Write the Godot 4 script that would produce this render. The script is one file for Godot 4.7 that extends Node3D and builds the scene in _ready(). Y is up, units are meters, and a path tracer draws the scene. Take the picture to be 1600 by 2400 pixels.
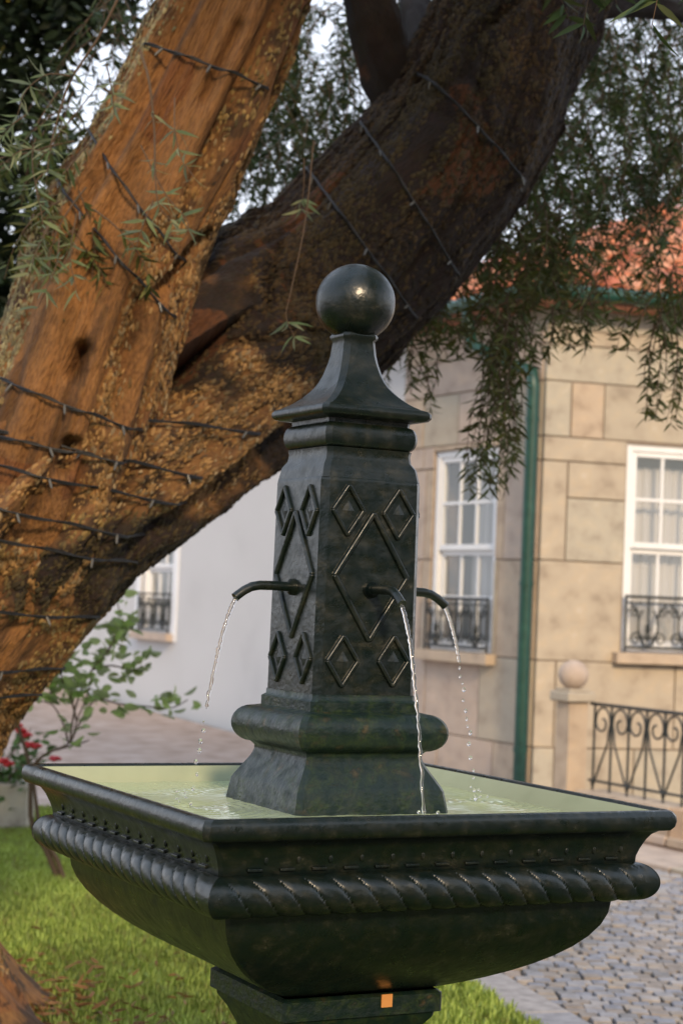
extends Node3D
# An old tree, an iron fountain under it, a granite house and a white house across a cobbled street.

const F := 4300.0            # focal length in pixels of the 1600 x 2400 photograph
const EYE := Vector3(0, 1.55, 0)
const PITCH := 0.04825
const ROLL := 0.04108
var cr: Vector3
var cu: Vector3
var cw: Vector3
var M := {}
var used := {}

# ---------------------------------------------------------------- helpers
class MB:
	var v := PackedVector3Array()
	var n := PackedVector3Array()
	var t := PackedVector2Array()
	var c := PackedColorArray()
	var i := PackedInt32Array()
	var off := Vector3.ZERO
	var col := Color.WHITE
	func add(p: Vector3, nn: Vector3, uv := Vector2.ZERO) -> int:
		v.append(p - off); n.append(nn); t.append(uv); c.append(col)
		return v.size() - 1
	func tri(a: int, b: int, d: int) -> void:
		var g := (v[b] - v[a]).cross(v[d] - v[a])
		if g.dot(n[a] + n[b] + n[d]) > 0.0:
			i.append(a); i.append(d); i.append(b)
		else:
			i.append(a); i.append(b); i.append(d)
	func quad(p0: Vector3, p1: Vector3, p2: Vector3, p3: Vector3, nn: Vector3) -> void:
		var a := add(p0, nn, Vector2(0, 0)); var b := add(p1, nn, Vector2(1, 0)); var d := add(p2, nn, Vector2(1, 1)); var e := add(p3, nn, Vector2(0, 1))
		tri(a, b, d); tri(a, d, e)
	func flat(p0: Vector3, p1: Vector3, p2: Vector3, away: Vector3) -> void:
		var nn := (p1 - p0).cross(p2 - p0).normalized()
		if nn.dot(away) < 0.0: nn = -nn
		tri(add(p0, nn), add(p1, nn), add(p2, nn))
	# a box with chamfered edges: centre, full size, axes, chamfer
	func box(o: Vector3, s: Vector3, b := Basis.IDENTITY, ch := 0.004) -> void:
		var h := s * 0.5
		ch = minf(ch, minf(h.x, minf(h.y, h.z)) * 0.8)
		var id := {}
		for sx in [-1, 1]:
			for sy in [-1, 1]:
				for sz in [-1, 1]:
					var sg := Vector3(sx, sy, sz)
					for ax in 3:
						var p := Vector3(sg.x * (h.x - ch), sg.y * (h.y - ch), sg.z * (h.z - ch))
						p[ax] = sg[ax] * h[ax]
						var nn := Vector3.ZERO; nn[ax] = sg[ax]
						id[[sx, sy, sz, ax]] = add(o + b * p, (b * nn).normalized())
		for ax in 3:
			var u := (ax + 1) % 3; var w := (ax + 2) % 3
			for s1 in [-1, 1]:
				var k := []
				for q in [[-1, -1], [1, -1], [1, 1], [-1, 1]]:
					var sg := [0, 0, 0]; sg[ax] = s1; sg[u] = q[0]; sg[w] = q[1]
					k.append(id[[sg[0], sg[1], sg[2], ax]])
				tri(k[0], k[1], k[2]); tri(k[0], k[2], k[3])
		if ch > 0.0:
			for ax in 3:      # edges along axis ax
				var u := (ax + 1) % 3; var w := (ax + 2) % 3
				for s1 in [-1, 1]:
					for s2 in [-1, 1]:
						var k := []
						for e in [[-1, u], [1, u], [1, w], [-1, w]]:
							var sg := [0, 0, 0]; sg[ax] = e[0]; sg[u] = s1; sg[w] = s2
							k.append(id[[sg[0], sg[1], sg[2], e[1]]])
						tri(k[0], k[1], k[2]); tri(k[0], k[2], k[3])
			for sx in [-1, 1]:
				for sy in [-1, 1]:
					for sz in [-1, 1]:
						tri(id[[sx, sy, sz, 0]], id[[sx, sy, sz, 1]], id[[sx, sy, sz, 2]])
	# a tube along points
	func tube(pts: Array, radii, sides := 8, caps := true) -> void:
		var m := pts.size()
		var ref := Vector3.UP
		var t0: Vector3 = (pts[1] - pts[0]).normalized()
		if absf(t0.dot(ref)) > 0.9: ref = Vector3.RIGHT
		var a := (ref - t0 * ref.dot(t0)).normalized()
		var start := v.size()
		var along := 0.0
		for k in m:
			var tg: Vector3 = (pts[mini(k + 1, m - 1)] - pts[maxi(k - 1, 0)]).normalized()
			a = (a - tg * a.dot(tg)).normalized()
			var b := tg.cross(a)
			var r: float = radii[k] if radii is Array else radii
			if k > 0: along += pts[k].distance_to(pts[k - 1])
			for s in sides + 1:
				var th := TAU * s / sides
				var d := a * cos(th) + b * sin(th)
				add(pts[k] + d * r, d, Vector2(float(s) / sides, along))
		for k in m - 1:
			for s in sides:
				var q := start + k * (sides + 1) + s
				tri(q, q + 1, q + sides + 2); tri(q, q + sides + 2, q + sides + 1)
		if caps:
			for e in [0, m - 1]:
				var tg: Vector3 = (pts[1] - pts[0]).normalized() * -1.0 if e == 0 else (pts[m - 1] - pts[m - 2]).normalized()
				var ctr := add(pts[e], tg)
				var ring := []
				for s in sides: ring.append(add(v[start + e * (sides + 1) + s] + off, tg))
				for s in sides: tri(ctr, ring[s], ring[(s + 1) % sides])
	# a turned shape about the y axis: profile of Vector2(radius, y)
	func lathe(o: Vector3, prof: Array, sides := 24) -> void:
		var start := v.size()
		var m := prof.size()
		for k in m:
			var tg: Vector2 = (prof[mini(k + 1, m - 1)] - prof[maxi(k - 1, 0)]).normalized()
			for s in sides + 1:
				var th := TAU * s / sides
				var d := Vector3(cos(th), 0, sin(th))
				add(o + d * prof[k].x + Vector3.UP * prof[k].y, (d * tg.y - Vector3.UP * tg.x).normalized(), Vector2(float(s) / sides, prof[k].y))
		for k in m - 1:
			for s in sides:
				var q := start + k * (sides + 1) + s
				tri(q, q + 1, q + sides + 2); tri(q, q + sides + 2, q + sides + 1)
	# a moulding on a square plan: profile of Vector2(half side, y) from the bottom up, with a narrow chamfer on the corners
	func square(prof: Array, ch := 0.006, smooth := 0.6) -> void:
		var m := prof.size()
		var seg := []
		for k in m - 1:
			var d: Vector2 = (prof[k + 1] - prof[k]).normalized()
			seg.append(Vector2(d.y, -d.x))
		for side in 8:
			var corner := side % 2 == 1
			var th := (side / 2) * PI / 2.0
			var rot := Basis(Vector3.UP, th)
			var out := rot * (Vector3(1, 0, 1).normalized() if corner else Vector3(0, 0, 1))
			for k in m - 1:
				var ids := []
				for e in 2:
					var p: Vector2 = prof[k + e]
					var nb: int = k - 1 if e == 0 else k + 1
					var nn: Vector2 = seg[k]
					if nb >= 0 and nb < m - 1 and seg[nb].dot(seg[k]) > smooth: nn = (seg[k] + seg[nb]).normalized()
					var n3 := (out * nn.x + Vector3.UP * nn.y).normalized()
					var c1 := minf(ch, p.x * 0.45)
					var l: Vector3; var r: Vector3
					if corner:
						l = Vector3(p.x - c1, p.y, p.x); r = Vector3(p.x, p.y, p.x - c1)
					else:
						l = Vector3(-p.x + c1, p.y, p.x); r = Vector3(p.x - c1, p.y, p.x)
					ids.append(add(rot * l, n3)); ids.append(add(rot * r, n3))
				tri(ids[0], ids[1], ids[3]); tri(ids[0], ids[3], ids[2])
	func lid(h: float, y: float, up: float) -> void:
		quad(Vector3(-h, y, -h), Vector3(h, y, -h), Vector3(h, y, h), Vector3(-h, y, h), Vector3(0, up, 0))
	func ball(o: Vector3, r: Vector3, seg := 20, rings := 12) -> void:
		var start := v.size()
		for k in rings + 1:
			var ph := PI * k / rings - PI / 2
			for s in seg + 1:
				var th := TAU * s / seg
				var d := Vector3(cos(th) * cos(ph), sin(ph), sin(th) * cos(ph))
				add(o + d * r, (d / r).normalized(), Vector2(float(s) / seg, float(k) / rings))
		for k in rings:
			for s in seg:
				var q := start + k * (seg + 1) + s
				tri(q, q + 1, q + seg + 2); tri(q, q + seg + 2, q + seg + 1)
	func mesh(mat: Material) -> ArrayMesh:
		var a := []
		a.resize(Mesh.ARRAY_MAX)
		a[Mesh.ARRAY_VERTEX] = v; a[Mesh.ARRAY_NORMAL] = n; a[Mesh.ARRAY_TEX_UV] = t; a[Mesh.ARRAY_COLOR] = c; a[Mesh.ARRAY_INDEX] = i
		var m := ArrayMesh.new()
		m.add_surface_from_arrays(Mesh.PRIMITIVE_TRIANGLES, a)
		m.surface_set_material(0, mat)
		return m

func mb(off := Vector3.ZERO) -> MB:
	var m := MB.new(); m.off = off
	return m

func numbered(called: String) -> String:
	used[called] = used.get(called, -1) + 1
	return called if used[called] == 0 else "%s_%03d" % [called, used[called]]

func part(called: String, shape, mat: Material, parent: Node3D) -> MeshInstance3D:
	var o := MeshInstance3D.new()
	o.name = called
	o.mesh = shape.mesh(mat) if shape is MB else shape
	parent.add_child(o, true)
	return o

func tag(o: Node3D, label := "", category := "", group := "", kind := "") -> void:
	if label: o.set_meta("label", label)
	if category: o.set_meta("category", category)
	if group: o.set_meta("group", group)
	if kind: o.set_meta("kind", kind)

func thing(called: String, label: String, category: String, at := Vector3.ZERO, turn := 0.0, group := "") -> Node3D:
	var o := Node3D.new()
	o.name = numbered(called); add_child(o)
	o.position = at; o.rotation.y = turn
	tag(o, label, category, group)
	return o

func ground_piece(called: String, shape: MB, mat: Material) -> MeshInstance3D:
	var o := part(numbered(called), shape, mat, self)
	tag(o, "", "", "", "structure")
	return o

func ray(px: float, py: float) -> Vector3:
	return cw + cr * ((px - 800.0) / F) - cu * ((py - 1200.0) / F)
func P(px: float, py: float, d: float) -> Vector3:        # the point seen at a pixel, d metres in front of the camera
	var r := ray(px, py)
	return EYE + r * (d / -r.z)
func on_level(px: float, py: float, y: float) -> Vector3:  # the point seen at a pixel on a level plane
	var r := ray(px, py)
	return EYE + r * ((y - EYE.y) / r.y)
func on_wall(px: float, py: float, o: Vector3, dir: Vector3, nrm: Vector3) -> Vector2:   # (distance along the wall, height)
	var r := ray(px, py)
	var h := EYE + r * ((o - EYE).dot(nrm) / r.dot(nrm))
	return Vector2((h - o).dot(dir), h.y)

func spline(pts: Array, u: float):   # Catmull-Rom through an array of Vector4 or Vector3
	var m := pts.size() - 1
	var x := clampf(u, 0.0, 1.0) * m
	var k := mini(int(x), m - 1)
	var f := x - k
	var p1 = pts[k]; var p2 = pts[k + 1]
	var p0 = pts[k - 1] if k > 0 else p1 * 2.0 - p2
	var p3 = pts[k + 2] if k + 2 <= m else p2 * 2.0 - p1
	return (p1 * 2.0 + (p2 - p0) * f + (p0 * 2.0 - p1 * 5.0 + p2 * 4.0 - p3) * f * f + (p1 * 3.0 - p0 - p2 * 3.0 + p3) * f * f * f) * 0.5

# ---------------------------------------------------------------- materials
func noise_tex(freq: float, ramp: Array, sd: int, octaves := 4, type := FastNoiseLite.TYPE_SIMPLEX_SMOOTH, size := 512) -> NoiseTexture2D:
	var f := FastNoiseLite.new()
	f.noise_type = type; f.frequency = freq; f.seed = sd; f.fractal_octaves = octaves
	var t := NoiseTexture2D.new()
	t.width = size; t.height = size; t.seamless = true; t.noise = f
	if ramp.size():
		var g := Gradient.new()
		var off := PackedFloat32Array(); var cs := PackedColorArray()
		for r in ramp:
			off.append(r[0]); cs.append(r[1])
		g.offsets = off; g.colors = cs
		t.color_ramp = g
	return t
func lin(r: float, g: float, b: float) -> Color:
	return Color(r, g, b).linear_to_srgb()
func grey(x: float) -> Color:
	return Color(x, x, x)
func mat(called: String, color: Color, rough := 0.7, opts := {}) -> StandardMaterial3D:
	var m := StandardMaterial3D.new()
	m.resource_name = called
	m.albedo_color = color; m.roughness = rough
	for k in opts: m.set(k, opts[k])
	M[called] = m
	return m
func triplanar(m: StandardMaterial3D, scale: float, color = null, height = null, cm := 0.3, rough = null) -> void:
	m.uv1_triplanar = true; m.uv1_world_triplanar = true; m.uv1_scale = Vector3.ONE * scale
	if color: m.albedo_texture = color
	if height:
		m.heightmap_enabled = true; m.heightmap_texture = height; m.heightmap_scale = cm
	if rough:
		m.roughness = 1.0; m.roughness_texture = rough

func materials() -> void:
	# painted cast iron: thick dark green paint, olive algae film in blotches, some rust
	var iron := mat("iron_paint", Color.WHITE, 0.4)
	triplanar(iron, 2.2,
		noise_tex(0.017, [[0.0, lin(.0018, .0055, .0045)], [0.42, lin(.0028, .0075, .0055)], [0.58, lin(.006, .009, .005)], [0.66, lin(.013, .015, .008)], [0.70, lin(.006, .009, .006)], [0.79, lin(.036, .034, .022)], [0.83, lin(.008, .010, .006)], [0.93, lin(.075, .070, .052)], [1.0, lin(.05, .045, .03)]], 11, 6),
		noise_tex(0.055, [], 12, 5), 0.075,
		noise_tex(0.02, [[0.0, grey(.22)], [0.45, grey(.29)], [0.7, grey(.42)], [1.0, grey(.65)]], 13, 5))
	iron.metallic_specular = 0.5
	var mossy := mat("iron_mossy", Color.WHITE, 0.5)
	triplanar(mossy, 3.0,
		noise_tex(0.014, [[0.0, lin(.003, .010, .009)], [0.40, lin(.005, .014, .011)], [0.56, lin(.008, .018, .010)], [0.66, lin(.024, .038, .012)], [0.74, lin(.008, .016, .009)], [0.88, lin(.05, .034, .012)], [1.0, lin(.10, .075, .03)]], 21, 5),
		noise_tex(0.055, [], 22, 5), 0.11,
		noise_tex(0.02, [[0.0, grey(.24)], [0.45, grey(.34)], [0.7, grey(.52)], [1.0, grey(.75)]], 23, 5))
	mossy.metallic_specular = 0.42
	var inner := mat("pale_green_paint", Color.WHITE, 0.6)
	triplanar(inner, 1.2, noise_tex(0.012, [[0.0, lin(.26, .29, .18)], [0.35, lin(.31, .34, .215)], [1.0, lin(.34, .37, .24)]], 33, 5), noise_tex(0.04, [], 34, 4), 0.05)
	var water := mat("algae_water", lin(.40, .445, .27), 0.08)
	triplanar(water, 1.5, noise_tex(0.004, [[0.0, Color(.93, .95, .9)], [1.0, Color(1, 1, 1)]], 31, 3), noise_tex(0.01, [], 32, 2), 0.05)
	water.metallic_specular = 0.4
	var jet := mat("clear_water", Color(1, 1, 1, 0.03), 0.02)
	jet.transparency = BaseMaterial3D.TRANSPARENCY_ALPHA; jet.refraction_enabled = true; jet.refraction_scale = 0.033
	# granite blocks, in five tints
	var gc := [[.43, .368, .280], [.45, .378, .285], [.47, .375, .300], [.47, .37, .270], [.43, .382, .300], [.50, .345, .22]]
	for k in gc.size():
		var g := mat("granite_%d" % k, Color.WHITE, 0.85)
		var a: Array = gc[k]
		triplanar(g, 0.9,
			noise_tex(0.006 + 0.001 * k, [[0.0, lin(a[0] * .60, a[1] * .57, a[2] * .56)], [0.26, lin(a[0] * .86, a[1] * .84, a[2] * .83)], [0.42, lin(a[0] * .95, a[1] * .94, a[2] * .93)], [0.6, lin(a[0], a[1], a[2])], [0.78, lin(a[0] * 1.06, a[1] * 1.02, a[2] * .96)], [1.0, lin(a[0] * 1.2, a[1] * 1.24, a[2] * 1.3)]], 41 + k, 6),
			noise_tex(0.05, [], 51 + k, 5), 0.12)
	var mortar := mat("mortar", Color.WHITE, 0.95)
	triplanar(mortar, 1.0, noise_tex(0.02, [[0.0, lin(.24, .19, .15)], [1.0, lin(.34, .27, .21)]], 61), noise_tex(0.05, [], 62), 0.2)
	var plaster := mat("white_plaster", Color.WHITE, 0.9)
	triplanar(plaster, 0.25, noise_tex(0.005, [[0.0, lin(.46, .45, .44)], [0.25, lin(.525, .515, .50)], [0.5, lin(.545, .535, .52)], [1.0, lin(.57, .56, .545)]], 63, 6), noise_tex(0.03, [], 64, 4), 0.08)
	var wp := mat("white_paint", Color.WHITE, 0.45)
	triplanar(wp, 1.0, noise_tex(0.01, [[0.0, lin(.74, .73, .71)], [1.0, lin(.82, .81, .79)]], 65), noise_tex(0.04, [], 66), 0.05)
	var gp := mat("green_paint", Color.WHITE, 0.4)
	triplanar(gp, 1.0, noise_tex(0.012, [[0.0, lin(.006, .040, .027)], [0.6, lin(.009, .055, .037)], [1.0, lin(.02, .085, .058)]], 67, 5), noise_tex(0.04, [], 68), 0.06)
	var gl := mat("window_glass", Color(.9, .95, .95, 0.12), 0.03)
	gl.transparency = BaseMaterial3D.TRANSPARENCY_ALPHA
	var cur := mat("curtain_cloth", lin(.55, .52, .49), 0.95)
	cur.backlight_enabled = true; cur.backlight = Color(.5, .5, .5)
	mat("room_plaster", lin(.42, .39, .34), 0.9)
	mat("brown_wood", lin(.12, .07, .035), 0.7)
	var ri := mat("rail_iron", Color.WHITE, 0.5)
	triplanar(ri, 3.0, noise_tex(0.02, [[0.0, lin(.012, .016, .016)], [0.7, lin(.022, .026, .024)], [1.0, lin(.06, .04, .03)]], 69), noise_tex(0.05, [], 70), 0.1)
	var tc := [[.52, .15, .06], [.58, .20, .09], [.45, .12, .05], [.60, .26, .13], [.40, .16, .09]]
	for k in tc.size():
		var a: Array = tc[k]
		var g := mat("roof_tile_%d" % k, Color.WHITE, 0.85)
		triplanar(g, 1.3, noise_tex(0.012, [[0.0, lin(a[0] * .55, a[1] * .6, a[2] * .7)], [0.4, lin(a[0] * .9, a[1] * .9, a[2] * .9)], [0.8, lin(a[0], a[1], a[2])], [1.0, lin(a[0] * 1.1, a[1] * 1.5, a[2] * 2.0)]], 81 + k, 5), noise_tex(0.05, [], 86), 0.12)
	# bark takes its colour from the vertices; fine relief from noise stretched along the limb
	var bark := mat("bark", Color.WHITE, 0.9)
	bark.vertex_color_use_as_albedo = true
	bark.albedo_texture = noise_tex(0.02, [[0.0, Color(.74, .72, .70)], [0.42, Color(.92, .91, .90)], [0.62, Color(1, 1, 1)], [1.0, Color(1, .97, .9)]], 91, 5)
	bark.heightmap_enabled = true; bark.heightmap_texture = noise_tex(0.02, [], 92, 5); bark.heightmap_scale = 0.7
	bark.uv1_scale = Vector3(17, 1.9, 1)
	mat("twig", lin(.10, .06, .03), 0.85)
	var leafm := func(called: String, k: float):
		var m := mat(called, Color.WHITE, 0.6)
		m.vertex_color_use_as_albedo = true
		m.backlight_enabled = true; m.backlight = Color(k, k, k * 0.8)
		m.metallic_specular = 0.3
	leafm.call("leaf", 0.6)
	leafm.call("grass_blade", 0.8)
	var soil := mat("lawn_soil", Color.WHITE, 0.95)
	triplanar(soil, 0.8, noise_tex(0.012, [[0.0, lin(.075, .080, .024)], [0.45, lin(.105, .135, .03)], [0.7, lin(.13, .155, .04)], [1.0, lin(.18, .13, .06)]], 101, 5), noise_tex(0.05, [], 102, 5), 1.5)
	var earth := mat("far_ground", Color.WHITE, 0.95)
	triplanar(earth, 0.3, noise_tex(0.02, [[0.0, lin(.16, .13, .11)], [1.0, lin(.27, .22, .18)]], 103, 5))
	var pav := mat("paving", Color.WHITE, 0.85)
	triplanar(pav, 0.5, noise_tex(0.01, [[0.0, lin(.24, .17, .125)], [0.4, lin(.33, .245, .19)], [0.7, lin(.38, .29, .235)], [1.0, lin(.45, .37, .32)]], 104, 6), noise_tex(0.06, [], 105, 4), 0.2)
	var dirt := mat("joint_sand", Color.WHITE, 0.95)
	triplanar(dirt, 1.0, noise_tex(0.02, [[0.0, lin(.10, .075, .055)], [0.6, lin(.17, .13, .095)], [1.0, lin(.15, .16, .07)]], 106, 5), noise_tex(0.06, [], 107), 1.0)
	var cc := [[.27, .26, .265], [.23, .23, .25], [.33, .30, .28], [.26, .22, .185], [.30, .255, .21], [.20, .19, .185]]
	for k in cc.size():
		var a: Array = cc[k]
		var g := mat("cobble_%d" % k, Color.WHITE, 0.8)
		triplanar(g, 2.0, noise_tex(0.02, [[0.0, lin(a[0] * .7, a[1] * .7, a[2] * .7)], [0.5, lin(a[0], a[1], a[2])], [1.0, lin(a[0] * 1.25, a[1] * 1.25, a[2] * 1.25)]], 111 + k, 4, FastNoiseLite.TYPE_SIMPLEX_SMOOTH, 256), noise_tex(0.05, [], 117, 4, FastNoiseLite.TYPE_SIMPLEX_SMOOTH, 256), 0.15)
	mat("petal_red", lin(.45, .018, .02), 0.6)
	mat("black_cable", lin(.008, .008, .008), 0.5)
	mat("bulb_glass", lin(.10, .09, .07), 0.2)
	mat("flat_orange", lin(.62, .27, .075), 0.45)  # plain orange for the small square on the pedestal

# ---------------------------------------------------------------- leaves
func leaf_mesh(width: float, curl: float, m: Material, rounded := false) -> ArrayMesh:   # one unit long, along +y
	var b := mb()
	var rows := [[0.0, .10], [.18, .75], [.42, 1.0], [.72, .62], [1.0, .02]]
	if rounded: rows = [[0.0, .10], [.15, .72], [.42, 1.0], [.75, .72], [1.0, .05]]
	var prev := []
	for r in rows:
		var z: float = -curl * r[0] * r[0]
		var w: float = r[1] * width * 0.5
		var nn := Vector3(0, 2 * curl * r[0], 1).normalized()
		var l := b.add(Vector3(-w, r[0], z + w * .35), (nn + Vector3(.3, 0, 0)).normalized())
		var c := b.add(Vector3(0, r[0], z), nn)
		var rr := b.add(Vector3(w, r[0], z + w * .35), (nn - Vector3(.3, 0, 0)).normalized())
		if prev:
			b.tri(prev[0], prev[1], c); b.tri(prev[0], c, l)
			b.tri(prev[1], prev[2], rr); b.tri(prev[1], rr, c)
		prev = [l, c, rr]
	return b.mesh(m)

func aim(dir: Vector3, roll: float) -> Basis:   # a basis whose y runs along dir
	var y := dir.normalized()
	var x := y.cross(Vector3.UP if absf(y.y) < 0.95 else Vector3.RIGHT).normalized()
	x = x.rotated(y, roll)
	return Basis(x, y, x.cross(y))

func scatter(called: String, m: Mesh, xf: Array, cols: PackedColorArray, parent: Node3D, kind := "stuff") -> MultiMeshInstance3D:
	var mm := MultiMesh.new()
	mm.transform_format = MultiMesh.TRANSFORM_3D
	mm.use_colors = true
	mm.mesh = m
	mm.instance_count = xf.size()
	for k in xf.size():
		mm.set_instance_transform(k, xf[k])
		mm.set_instance_color(k, cols[k])
	var o := MultiMeshInstance3D.new()
	o.name = called; o.multimesh = mm
	parent.add_child(o, true)
	tag(o, "", "", "", kind)
	return o

func _ready() -> void:
	# ------------------------------------------------ camera, sky, sun, exposure
	var cam := Camera3D.new()
	cam.name = "camera"
	var fwd := Vector3(0, sin(PITCH), -cos(PITCH))
	var up0 := Vector3(0, cos(PITCH), sin(PITCH))
	cr = Vector3.RIGHT * cos(ROLL) + up0 * sin(ROLL)
	cu = Vector3.LEFT * sin(ROLL) + up0 * cos(ROLL)
	cw = fwd
	cam.transform = Transform3D(Basis(cr, cu, -cw), EYE)
	cam.fov = rad_to_deg(2.0 * atan(1200.0 / F))
	cam.near = 0.05; cam.far = 600.0
	var att := CameraAttributesPhysical.new()
	att.frustum_focal_length = 65.0
	att.exposure_aperture = 5.8
	att.frustum_focus_distance = 3.6
	cam.attributes = att
	cam.fov = rad_to_deg(2.0 * atan(1200.0 / F))
	add_child(cam)
	cam.current = true
	var env := Environment.new()
	env.background_mode = Environment.BG_SKY
	var sky := Sky.new()
	var sm := ProceduralSkyMaterial.new()
	sm.sky_top_color = Color(.77, .83, .93); sm.sky_horizon_color = Color(.94, .945, .96); sm.sky_curve = 0.25
	sm.ground_bottom_color = Color(.30, .28, .24); sm.ground_horizon_color = Color(.55, .53, .50)
	sm.sky_energy_multiplier = 1.0
	sky.sky_material = sm
	env.sky = sky
	env.tonemap_mode = Environment.TONE_MAPPER_LINEAR
	env.tonemap_exposure = 1.8
	env.sdfgi_enabled = true; env.ssao_enabled = true; env.ssil_enabled = true
	var we := WorldEnvironment.new()
	we.name = "world"; we.environment = env
	add_child(we)
	var sun := DirectionalLight3D.new()
	sun.name = "sun"
	sun.light_energy = 0.6; sun.light_color = Color(1.0, .89, .74); sun.light_angular_distance = 8.0; sun.shadow_enabled = true
	add_child(sun)
	sun.look_at_from_position(Vector3(2.0, 4.3, 9.0), Vector3.ZERO, Vector3.UP)

	materials()
	ground()
	houses()
	fence()
	fountain()
	tree()
	plants()
	print("built")

# ---------------------------------------------------------------- ground
const LAWN := [Vector2(-9, -2.2), Vector2(2.4, -2.2), Vector2(1.55, -4.3), Vector2(.816, -6.8), Vector2(.62, -7.5), Vector2(.30, -8.6), Vector2(-.5, -10.6), Vector2(-1.8, -13.0), Vector2(-9, -13.4)]
const ALONG := Vector3(.469, 0, .883)       # the street, towards the viewer
const ACROSS := Vector3(-.883, 0, .469)     # away from the granite house

func sheet(poly: Array, y: float, thick := 0.06) -> MB:
	var b := mb()
	var pk := PackedVector2Array(poly)
	var ix := Geometry2D.triangulate_polygon(pk)
	for k in ix.size() / 3:
		var q := []
		for e in 3: q.append(b.add(Vector3(pk[ix[k * 3 + e]].x, y, pk[ix[k * 3 + e]].y), Vector3.UP))
		b.tri(q[0], q[1], q[2])
	for k in pk.size():
		var p := pk[k]; var q := pk[(k + 1) % pk.size()]
		var e := (q - p).normalized()
		var nn := Vector3(e.y, 0, -e.x)
		if Geometry2D.is_point_in_polygon((p + q) * .5 + Vector2(nn.x, nn.z) * .01, pk): nn = -nn
		b.quad(Vector3(p.x, y, p.y), Vector3(q.x, y, q.y), Vector3(q.x, y - thick, q.y), Vector3(p.x, y - thick, p.y), nn)
	return b

func edge_x(z: float) -> float:     # the right edge of the lawn
	for k in range(1, 7):
		var a: Vector2 = LAWN[k]; var b: Vector2 = LAWN[k + 1]
		if z <= a.y and z >= b.y: return lerpf(a.x, b.x, (a.y - z) / (a.y - b.y))
	return LAWN[1].x

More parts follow.
